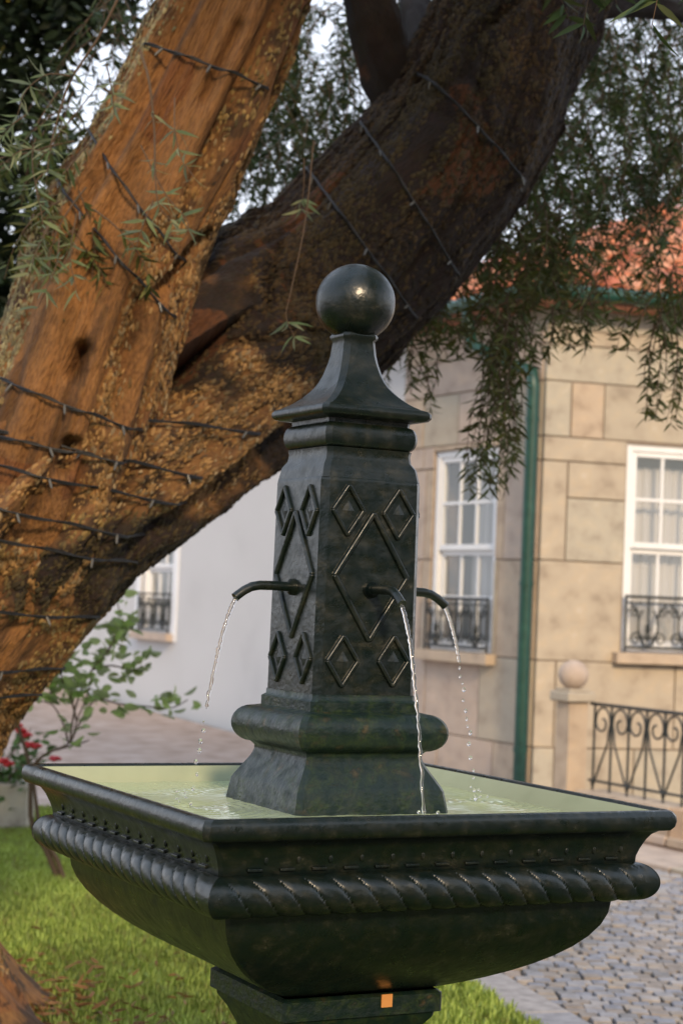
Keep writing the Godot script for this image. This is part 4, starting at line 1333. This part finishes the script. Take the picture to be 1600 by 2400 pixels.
			if edge < 5.0 and absf(wrapf(th - edge, -PI, PI)) < .6 + .8 * blot: cc = cc.lerp(Vector3(.21, .19, .085), .65)
			elif lich > .12: cc = cc.lerp(Vector3(.15, .115, .035) * (1.0 - .72 * shade_dark), .5)
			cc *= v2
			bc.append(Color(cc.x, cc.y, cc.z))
	scatter("bark_scales", flake.mesh(fm), bx, bc, tr)
	print("scales ", bx.size())
	var bs := {"seed": 90.0, "twist": .3, "old": -3.0}  # painted darkening starts before the foot, so branches are dark throughout
	for c in [
		[[1010, 370, 7.15, 66], [955, 250, 7.05, 66], [895, 120, 6.98, 62], [855, -60, 6.9, 56], [800, -300, 6.8, 45]],
		[[1190, 40, 6.85, 60], [1290, 15, 6.95, 40], [1420, 10, 7.1, 31], [1560, 22, 7.3, 27], [1720, 60, 7.6, 20]],
		[[1060, 330, 6.85, 60], [1000, 120, 7.3, 42], [960, -40, 7.8, 34], [900, -220, 8.3, 28]],
		[[1230, -60, 6.9, 80], [1330, -60, 7.6, 48], [1440, -70, 8.4, 36], [1560, -40, 9.2, 28]],
		[[566, 0, 6.2, 90], [660, -120, 7.2, 50], [720, -160, 8.2, 38], [760, -140, 9.2, 28]]]:
		part("branch", limb(limb_axis(c), bs, 60, 24, base), M.bark, tr)

	# ---- foliage. Strands hang from the branches; every region is read from the photograph, at a depth of its own
	var xf := []; var cols := PackedColorArray()
	var tw := mb(base)
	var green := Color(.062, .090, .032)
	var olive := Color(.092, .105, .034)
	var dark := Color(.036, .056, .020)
	# [x0, y0, x1, y1, nearest, farthest, strands, length, leaf, tint, lean]
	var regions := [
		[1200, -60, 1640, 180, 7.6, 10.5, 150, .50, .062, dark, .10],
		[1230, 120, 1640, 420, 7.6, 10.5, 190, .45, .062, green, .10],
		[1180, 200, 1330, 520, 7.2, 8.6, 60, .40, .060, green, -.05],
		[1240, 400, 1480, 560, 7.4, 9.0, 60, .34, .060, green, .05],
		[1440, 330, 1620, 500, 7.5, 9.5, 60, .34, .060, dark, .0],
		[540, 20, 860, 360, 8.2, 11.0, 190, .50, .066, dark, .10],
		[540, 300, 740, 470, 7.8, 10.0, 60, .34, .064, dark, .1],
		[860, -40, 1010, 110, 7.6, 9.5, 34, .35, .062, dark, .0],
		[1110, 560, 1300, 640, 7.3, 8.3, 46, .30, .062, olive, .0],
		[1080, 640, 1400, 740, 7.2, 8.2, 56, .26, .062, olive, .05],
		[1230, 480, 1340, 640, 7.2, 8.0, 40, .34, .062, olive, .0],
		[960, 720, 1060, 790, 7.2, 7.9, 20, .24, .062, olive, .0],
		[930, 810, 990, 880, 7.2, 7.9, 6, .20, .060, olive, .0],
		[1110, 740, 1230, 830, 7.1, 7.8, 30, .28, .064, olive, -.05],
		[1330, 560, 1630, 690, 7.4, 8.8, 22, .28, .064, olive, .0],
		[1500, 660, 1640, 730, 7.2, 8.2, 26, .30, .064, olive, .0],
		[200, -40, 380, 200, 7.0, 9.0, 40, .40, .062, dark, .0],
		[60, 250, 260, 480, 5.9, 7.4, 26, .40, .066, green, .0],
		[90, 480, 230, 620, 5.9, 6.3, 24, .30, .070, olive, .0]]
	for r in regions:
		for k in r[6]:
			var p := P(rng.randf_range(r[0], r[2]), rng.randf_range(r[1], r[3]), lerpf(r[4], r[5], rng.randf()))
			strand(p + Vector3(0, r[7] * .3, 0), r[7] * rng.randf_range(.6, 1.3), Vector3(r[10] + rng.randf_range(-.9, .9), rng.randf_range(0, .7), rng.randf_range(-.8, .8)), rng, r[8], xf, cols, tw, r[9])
	# long sprays that hang straight down in front of the granite house
	for q in [[1135, 800, .50], [1160, 800, .55], [1185, 790, .50], [1205, 800, .48], [1172, 830, .58], [1195, 840, .50], [1150, 850, .52], [1180, 880, .50], [1160, 930, .36], [1215, 760, .36], [1545, 720, .44], [1570, 700, .50], [1590, 720, .46], [1530, 760, .30], [1580, 800, .34], [1250, 740, .22], [1290, 720, .20], [1010, 850, .14], [970, 820, .18], [1380, 730, .14]]:
		for k in 2:
			strand(P(q[0] + rng.randf_range(-12, 12), q[1], rng.randf_range(7.1, 7.6)), q[2], Vector3(rng.randf_range(-.22, .08), 0, rng.randf_range(-.1, .1)), rng, .064, xf, cols, tw, olive, .85)
	# the crown that spreads above and around the picture and shades the fountain
	var nc := 0
	while nc < 1000:
		var d := rng.randf_range(1.2, 8.0)
		var x := rng.randf_range(-1.6, 2.8)
		var y := rng.randf_range(0.0, 3.2)
		var p := Vector3(x, 1.55 + .345 * maxf(d, 0.0) + .45 + y, -d)
		if p.y < 3.3: continue
		# opening cut in the unseen crown, so sky puts highlights on the iron
		var hole := p - Vector3(0, 2.0, -3.8)
		var hd := Vector3(.10, .80, .60).normalized()
		if (hole - hd * hole.dot(hd)).length() < .75: continue
		if noise_a.get_noise_3dv(p * 45.0) < -.12: continue
		nc += 1
		strand(p, rng.randf_range(.35, .6), Vector3(rng.randf_range(-.5, .5), 0, rng.randf_range(-.5, .5)), rng, .085, xf, cols, tw, green, .8)
	nc = 0
	while nc < 650:      # dense unseen part, added to keep the sun off the upper limb
		var d := rng.randf_range(2.6, 6.2)
		var p := Vector3(rng.randf_range(.45, 2.1), 1.55 + .345 * d + .45 + rng.randf_range(0, 1.7), -d)
		nc += 1
		strand(p, rng.randf_range(.35, .6), Vector3(rng.randf_range(-.5, .5), 0, rng.randf_range(-.5, .5)), rng, .09, xf, cols, tw, green, .9)
	for k in xf.size(): xf[k].origin -= base
	var crown := scatter("crown", leaf_mesh(.185, .10, M.leaf), xf, cols, tr)
	print("leaves ", xf.size())
	var twp := part("twigs", tw, M.twig, tr); tag(twp, "", "", "", "stuff")
	# ---- twigs in front of the trunk, each leaf a piece of its own
	var lmesh := []
	for k in 4:
		var m := M.leaf.duplicate() as StandardMaterial3D
		m.vertex_color_use_as_albedo = false
		m.albedo_color = [lin(.085, .125, .045), lin(.12, .15, .055), lin(.17, .18, .08), lin(.06, .10, .035)][k]
		lmesh.append(leaf_mesh(.15, .16 + .06 * k, m))
	var hang := [
		[[285, -20, 5.6], [230, 90, 5.6], [165, 190, 5.6], [130, 300, 5.6], [118, 350, 5.6], [112, 400, 5.6]],
		[[165, 178, 5.6], [110, 175, 5.55], [60, 215, 5.5], [42, 270, 5.5]],
		[[330, 120, 5.7], [350, 190, 5.65], [362, 300, 5.65], [364, 400, 5.6], [372, 480, 5.6], [405, 520, 5.6]],
		[[410, 230, 5.8], [410, 300, 5.7], [425, 370, 5.7], [455, 415, 5.65]],
		[[360, 470, 5.6], [335, 530, 5.6], [320, 580, 5.6]],
		[[330, 340, 5.7], [385, 450, 5.65], [440, 520, 5.6], [430, 560, 5.6]],
		[[60, 270, 5.5], [20, 300, 5.5], [0, 330, 5.5]],
		[[112, 400, 5.6], [85, 430, 5.6], [98, 500, 5.6], [105, 560, 5.6]],
		[[118, 360, 5.6], [60, 350, 5.5], [10, 380, 5.5]],
		[[250, 150, 5.7], [262, 210, 5.7], [268, 270, 5.7]],
		[[120, 520, 5.8], [85, 590, 5.75], [70, 640, 5.75]],
		[[140, 560, 5.8], [130, 630, 5.75], [90, 720, 5.75]],
		[[735, 330, 6.0], [715, 520, 5.95], [680, 690, 5.9], [670, 740, 5.9], [690, 790, 5.9]],
		[[712, 370, 6.2], [712, 430, 6.2], [706, 490, 6.2]],
		[[180, 500, 5.8], [165, 600, 5.8], [180, 680, 5.8]]]
	var total := 0
	for hpath in hang:
		var pts := []
		for q in hpath: pts.append(P(q[0], q[1], q[2]))
		var fine := []; var rad := []
		for k in 15:
			fine.append(spline(pts, k / 14.0)); rad.append(lerpf(.0048 if pts.size() > 5 else .0026, .0012, k / 14.0))
		var b := mb(base); b.tube(fine, rad, 6)
		var tg := part("hanging_twig", b, M.twig, tr)
		var leaves := 20 if hpath.size() > 4 and hpath[0][0] < 600 else (9 if hpath[0][0] > 600 else 17)
		for k in leaves:
			if total >= 298: break
			total += 1
			# leaves sit in whorls, most at the end
			var w := float(k / 5) / maxf(1.0, ceilf(leaves / 5.0) - 1.0)
			var f := clampf((.35 if hpath[0][0] < 600 else .82) + (.65 if hpath[0][0] < 600 else .18) * w + rng.randf_range(-.03, .03), 0, 1)
			var p: Vector3 = spline(pts, f)
			var along: Vector3 = (spline(pts, minf(1.0, f + .05)) - spline(pts, maxf(0.0, f - .05))).normalized()
			var th := TAU * (k % 5) / 5.0 + rng.randf_range(-.4, .4)
			var sx := along.cross(Vector3(0, 0, 1)).normalized(); var sy := along.cross(sx)
			var d := (along * rng.randf_range(.2, .8) + sx * cos(th) + sy * sin(th)).normalized()
			var s := rng.randf_range(.045, .085)
			var o := part("leaf", lmesh[rng.randi() % 4], null, tg)
			o.transform = Transform3D(aim(d, rng.randf_range(0, TAU)).scaled_local(Vector3(s, s, s)), p - base)
	# ---- strings of small lights wound round trunk and limbs: black cable, unlit bulbs
	var wound := func(ax: Array, style: Dictionary, label: String, loops: Array):
		# each loop lies where a tilted plane cuts the limb: [px, py, slope in degrees, lowest u, highest u]
		var st: Node3D = null
		for lp in loops:
			var p0 := P(lp[0], lp[1], 6.25)
			var nrm := Vector3(sin(deg_to_rad(lp[2])), cos(deg_to_rad(lp[2])), .12).normalized()
			var pts := []
			for k in 61:
				var th := -2.4 + 4.8 * k / 60.0
				var lo: float = lp[3]; var hi: float = lp[4]
				for it in 16:
					var mid := (lo + hi) * .5
					if (limb_point(ax, mid, th, style) - p0).dot(nrm) > 0.0: hi = mid
					else: lo = mid
				var u := (lo + hi) * .5
				var p := limb_point(ax, u, th, style)
				var c: Vector4 = spline(ax, u)
				pts.append(p + (p - Vector3(c.x, c.y, c.z)).normalized() * .012)
			# a taut cable bridges the hollows: pull every point out to its neighbours' chord
			for it in 60:
				for k in range(1, pts.size() - 1):
					var mid: Vector3 = (pts[k - 1] + pts[k + 1]) * .5
					if (mid - pts[k]).z > 0.0: pts[k] = pts[k].lerp(mid, .9)
			var smooth := []
			for k in pts.size():
				smooth.append(pts[k] + Vector3(0, -.004 * absf(sin(k * .35)), .004))
			if st == null: st = thing("string_lights", label, "string lights", smooth[30], 0.0, "strings of lights wound round the tree")
			var o: Vector3 = st.position
			var b := mb(o); b.tube(smooth, .0038, 6)
			var cb := part("cable", b, M.black_cable, st)
			var b2 := mb(o)
			var second := []
			for k in smooth.size(): second.append(smooth[k] + Vector3(0, .007 * sin(k * .9), .006 * cos(k * .9)))
			b2.tube(second, .0028, 5)
			part("cable_strand", b2, M.black_cable, cb)
			for k in range(8, 56, 8):
				var t: Vector3 = (smooth[k + 1] - smooth[k - 1]).normalized()
				var d := (Vector3(0, -1, .5) + t * rng.randf_range(-.8, .8)).normalized()
				b = mb(o); b.tube([smooth[k], smooth[k] + d * .012, smooth[k] + d * .028, smooth[k] + d * .036], [.004, .0055, .0045, .001], 6)
				part("bulb", b, M.bulb_glass, cb)
	wound.call(main, ms, "black cable of tiny unlit bulbs wound round the thick lower trunk", [[300, 1078, 12, .2, .7], [300, 1155, 12, .2, .7], [180, 1290, 13, .15, .6], [100, 1434, 6, .12, .6], [50, 1571, 3, .1, .6], [480, 1000, 5, .3, .8], [200, 1225, 13, .15, .6], [30, 1640, 2, .1, .6], [930, 680, 52, .5, .85], [1050, 590, 56, .5, .9], [1190, 330, 44, .6, .95]])
	wound.call(left, ls, "black cable of tiny unlit bulbs wound round the smooth orange limb", [[150, 935, 19, .1, .6], [150, 1045, 10, .0, .5], [285, 590, 48, .2, .8], [285, 400, 52, .3, .9], [500, 180, 17, .4, .9]])
	# ---- dead leaves on the grass at its foot
	var lx := []; var lc := PackedColorArray()
	for k in 900:
		var a := rng.randf() * TAU; var r := .45 + absf(rng.randfn(0, .38))
		var p := Vector3(base.x + cos(a) * r, .028 + rng.randf() * .025, base.z + sin(a) * r)
		var s := rng.randf_range(.04, .075)
		lx.append(Transform3D(aim(Vector3(rng.randf_range(-1, 1), rng.randf_range(-.2, .35), rng.randf_range(-1, 1)), rng.randf() * TAU).scaled_local(Vector3(s, s, s)), p))
		var v := rng.randf_range(.5, 1.4)
		lc.append(Color(.22 * v, .11 * v, .045 * v))
	var lit := scatter(numbered("leaf_litter"), leaf_mesh(.2, .25, M.leaf), lx, lc, self)
	tag(lit, "fallen brown leaves lying on the grass round the trunk", "leaf litter", "", "stuff")

# ---------------------------------------------------------------- plants
func plants() -> void:
	var rng := RandomNumberGenerator.new(); rng.seed = 404
	# grass: tufts of five blades
	var b := mb()
	for k in 6:
		var th := TAU * k / 6.0 + .3
		var d := Vector3(cos(th), 0, sin(th)); var s := d.cross(Vector3.UP)
		var h: float = [.9, 1.0, .75, .95, .7, 1.1][k]
		var lean: float = [.35, .2, .55, .3, .6, .15][k]
		var nn := (Vector3.UP * 1.4 + d).normalized()
		var p0 := d * .08
		var w := .075
		var a0 := b.add(p0 - s * w, nn); var a1 := b.add(p0 + s * w, nn)
		var m0 := b.add(p0 + d * lean * .4 + Vector3.UP * h * .6 - s * w * .7, nn); var m1 := b.add(p0 + d * lean * .4 + Vector3.UP * h * .6 + s * w * .7, nn)
		var t := b.add(p0 + d * lean + Vector3.UP * h, nn)
		b.tri(a0, a1, m1); b.tri(a0, m1, m0); b.tri(m0, m1, t)
	var tuft := b.mesh(M.grass_blade)
	var patch := FastNoiseLite.new(); patch.seed = 6; patch.frequency = .9
	var xf := []; var cols := PackedColorArray()
	var poly := PackedVector2Array(LAWN)
	var trunk := Vector2(-1.6, -6.6)
	while xf.size() < 64000:
		var p := Vector2(rng.randf_range(-3.4, 1.7), -rng.randf_range(3.0, 13.4))
		if p.y > -5.6 and rng.randf() < .6: continue
		if not Geometry2D.is_point_in_polygon(p, poly): continue
		var g := patch.get_noise_2dv(p)
		var near := p.distance_to(trunk)
		if near < 1.1 and rng.randf() < (1.1 - near) * 1.3: continue
		var s := rng.randf_range(.026, .056) * (1.0 + .3 * g)
		xf.append(Transform3D(Basis(Vector3.UP, rng.randf() * TAU).scaled(Vector3(s * 1.2, s, s * 1.2)), Vector3(p.x, -.003, p.y)))
		var v := rng.randf_range(.7, 1.3) * (1.0 + .35 * g)
		var c := Vector3(.41, .50, .115) * v
		if rng.randf() < .10 - g * .2: c = c.lerp(Vector3(.27, .19, .085), rng.randf_range(.4, 1.0))
		cols.append(Color(c.x, c.y, c.z))
	var gr := scatter(numbered("grass"), tuft, xf, cols, self)
	tag(gr, "short bright green lawn grass below the fountain", "grass", "", "stuff")
	# low granite kerb block on the far side of the lawn
	var kb := on_level(25, 1952, 0.0)
	var k := thing("stone_bench", "low plain granite block at the far edge of the lawn", "stone block", kb)
	var m := mb()
	m.box(Vector3(-.62, .14, -.25), Vector3(1.4, .32, .42), Basis(Vector3.UP, .05), .02)
	part("block", m, M.granite_4, k)
	# sapling with small round leaves
	var sb := on_level(140, 2068, 0.0)
	var shrub := thing("leafy_shrub", "slender young shrub with small bright green leaves behind the basin corner", "shrub", sb)
	var d0 := -sb.z
	var stems := [
		[[140, 2070], [112, 2000], [75, 1930], [72, 1850], [68, 1790], [55, 1740], [40, 1690]],
		[[152, 2070], [132, 2010], [100, 1960], [85, 1880], [80, 1800], [110, 1765], [180, 1745], [210, 1735]],
		[[85, 1795], [110, 1765], [165, 1740], [180, 1690], [205, 1630], [215, 1580]],
		[[165, 1742], [190, 1690], [225, 1640], [280, 1650], [340, 1655], [400, 1660], [440, 1640]],
		[[165, 1742], [172, 1680], [190, 1620], [215, 1570], [250, 1530], [280, 1450], [275, 1410]],
		[[180, 1690], [165, 1630], [145, 1590], [150, 1540], [180, 1500]],
		[[215, 1570], [260, 1560], [310, 1570], [335, 1560]],
		[[250, 1530], [285, 1480], [315, 1470]],
		[[100, 1630], [130, 1620], [155, 1600]],
		[[160, 1740], [150, 1700], [120, 1650], [60, 1640]]]
	var lm := []
	for q in 4:
		var mm := M.leaf.duplicate() as StandardMaterial3D
		mm.vertex_color_use_as_albedo = false
		mm.albedo_color = [lin(.14, .23, .03), lin(.19, .28, .045), lin(.10, .16, .03), lin(.24, .31, .07)][q]
		lm.append(leaf_mesh(.52, .12, mm, true))
	var made := 0
	for si in stems.size():
		var pts := []
		for q in stems[si]: pts.append(P(q[0], q[1], d0 + .12 * sin(si * 2.3) * (1.0 if q[1] < 1700 else 0.0)))
		var fine := []; var rad := []
		for q in 17:
			fine.append(spline(pts, q / 16.0)); rad.append(lerpf(.016 if si < 2 else .006, .003 if si > 0 else .008, q / 16.0))
		m = mb(sb); m.tube(fine, rad, 7)
		var st := part("stem", m, M.twig, shrub)
		if si < 2: continue
		for q in 42:
			if made >= 296: break
			var f := rng.randf_range(.30, 1.0)
			var p: Vector3 = spline(pts, f) + Vector3(rng.randf_range(-1, 1), rng.randf_range(-.9, 1), rng.randf_range(-1, 1)) * .075
			if p.y < .72: continue
			made += 1
			var s := rng.randf_range(.06, .095)
			var o := part("leaf", lm[rng.randi() % 4], null, st)
			o.transform = Transform3D(aim(Vector3(rng.randf_range(-1, 1), rng.randf_range(-.25, .6), rng.randf_range(-1, 1)), rng.randf() * TAU).scaled_local(Vector3(s, s, s)), p - sb)
	# red flowering plant at the left
	var fb := on_level(15, 1975, 0.0)
	fb.z = -11.9; fb.x = -2.22
	var rose := thing("red_flower_plant", "leafy plant with small red flowers standing behind the low stone block", "flower plant", fb)
	var fx := []; var fc := PackedColorArray()
	m = mb(fb)
	for q in 16:
		var tip := P(rng.randf_range(-60, 105), rng.randf_range(1690, 1830), 11.9 + rng.randf_range(-.25, .25))
		m.tube([fb + Vector3(rng.randf_range(-.05, .05), 0, rng.randf_range(-.05, .05)), fb.lerp(tip, .5) + Vector3(rng.randf_range(-.06, .06), .08, 0), tip], [.007, .005, .003], 5)
		for w in 26:
			var s := rng.randf_range(.04, .075)
			fx.append(Transform3D(aim(Vector3(rng.randf_range(-1, 1), rng.randf_range(-.3, .6), rng.randf_range(-1, 1)), rng.randf() * TAU).scaled_local(Vector3(s, s, s)), fb.lerp(tip, rng.randf_range(.35, 1.0)) - fb + Vector3(rng.randf_range(-.09, .09), rng.randf_range(-.06, .06), rng.randf_range(-.09, .09))))
			var v := rng.randf_range(.6, 1.4)
			fc.append(Color(.07 * v, .13 * v, .035 * v))
	part("stems", m, M.twig, rose)
	scatter("foliage", leaf_mesh(.5, .12, M.leaf, true), fx, fc, rose)
	for q in [[70, 1745], [62, 1722], [85, 1748], [130, 1778], [8, 1782], [20, 1790], [40, 1700], [2, 1745], [50, 1712]]:
		m = mb(fb)
		var o := P(q[0], q[1], 11.6)
		for w in 7:
			var th := TAU * w / 7.0
			m.ball(o + Vector3(cos(th) * .022, sin(w * 2.1) * .008, sin(th) * .022), Vector3(.02, .012, .02), 8, 5)
		m.ball(o, Vector3(.016, .018, .016), 8, 5)
		part("flower", m, M.petal_red, rose)
	# the dense dark tree behind, at the upper left
	var db := Vector3(-2.9, 0, -10.5)
	var dt := thing("dark_evergreen", "dense dark evergreen tree behind the leaning trunk", "tree", db, 0.0, "dark evergreens round the lawn")
	m = mb(db)
	m.tube([db, db + Vector3(.05, 1.2, .1), db + Vector3(-.05, 2.6, 0), db + Vector3(.1, 4.2, .1), db + Vector3(.2, 5.6, 0)], [.22, .17, .15, .10, .04], 12)
	part("trunk", m, M.twig, dt)
	fx = []; fc = PackedColorArray()
	var blob := [[-2.9, 3.0, -10.4, .9, 1.3, .9], [-2.15, 4.75, -10.4, .60, .55, .7], [-2.05, 4.05, -10.4, .48, .6, .6], [-2.1, 3.3, -10.4, .5, .6, .6], [-2.2, 2.5, -10.4, .55, .7, .6], [-2.8, 5.4, -10.5, 1.2, .9, 1.0], [-3.8, 3.8, -10.5, 1.0, 1.8, 1.0], [-1.62, 4.95, -10.4, .32, .30, .4], [-1.85, 3.0, -10.3, .25, .5, .4]]
	for q in blob:
		var vol: float = q[3] * q[4] * q[5]
		for w in int(5200 * vol) + 500:
			var d := Vector3(rng.randfn(), rng.randfn(), rng.randfn()).normalized() * pow(rng.randf(), .4)
			var p := Vector3(q[0] + d.x * q[3], q[1] + d.y * q[4], q[2] + d.z * q[5])
			var s := rng.randf_range(.07, .12)
			fx.append(Transform3D(aim(Vector3(rng.randf_range(-1, 1), rng.randf_range(-.8, .3), rng.randf_range(-1, 1)), rng.randf() * TAU).scaled_local(Vector3(s, s, s)), p - db))
			var v := rng.randf_range(.5, 1.3)
			var yellow := rng.randf() < .006
			fc.append(Color(.20, .16, .02) if yellow else Color(.016 * v, .026 * v, .010 * v))
	scatter("crown", leaf_mesh(.42, .12, M.leaf, true), fx, fc, dt)
	# three unseen trees added behind the viewer, to darken what the iron mirrors
	var words := ["added unseen dark evergreen tree across the cobbles from the fountain, away from the granite house", "added unseen dark evergreen tree on the near side of the cobbles, beyond the fountain's front", "added unseen dark evergreen tree on the lawn on the near side of the leaning trunk"]
	for t in 3:
		var tb: Vector3 = [Vector3(8.0, 0, 1.2), Vector3(4.4, 0, 6.8), Vector3(-4.6, 0, 5.5)][t]
		var ev := thing("dark_evergreen", words[t], "tree", tb, 0.0, "dark evergreens round the lawn")
		m = mb()
		m.tube([Vector3.ZERO, Vector3(.1, 2, 0), Vector3(0, 5, .1)], [.2, .15, .05], 10)
		part("trunk", m, M.twig, ev)
		fx = []; fc = PackedColorArray()
		for w in 7000:
			var d := Vector3(rng.randfn(), rng.randfn(), rng.randfn()).normalized() * pow(rng.randf(), .35)
			var p := Vector3(d.x * 2.6, 2.9 + d.y * 2.9, d.z * 2.2)
			var s := rng.randf_range(.22, .36)
			fx.append(Transform3D(aim(Vector3(rng.randf_range(-1, 1), rng.randf_range(-.8, .3), rng.randf_range(-1, 1)), rng.randf() * TAU).scaled_local(Vector3(s, s, s)), p))
			var v := rng.randf_range(.5, 1.3)
			fc.append(Color(.020 * v, .032 * v, .012 * v))
		scatter("crown", leaf_mesh(.42, .12, M.leaf, true), fx, fc, ev)
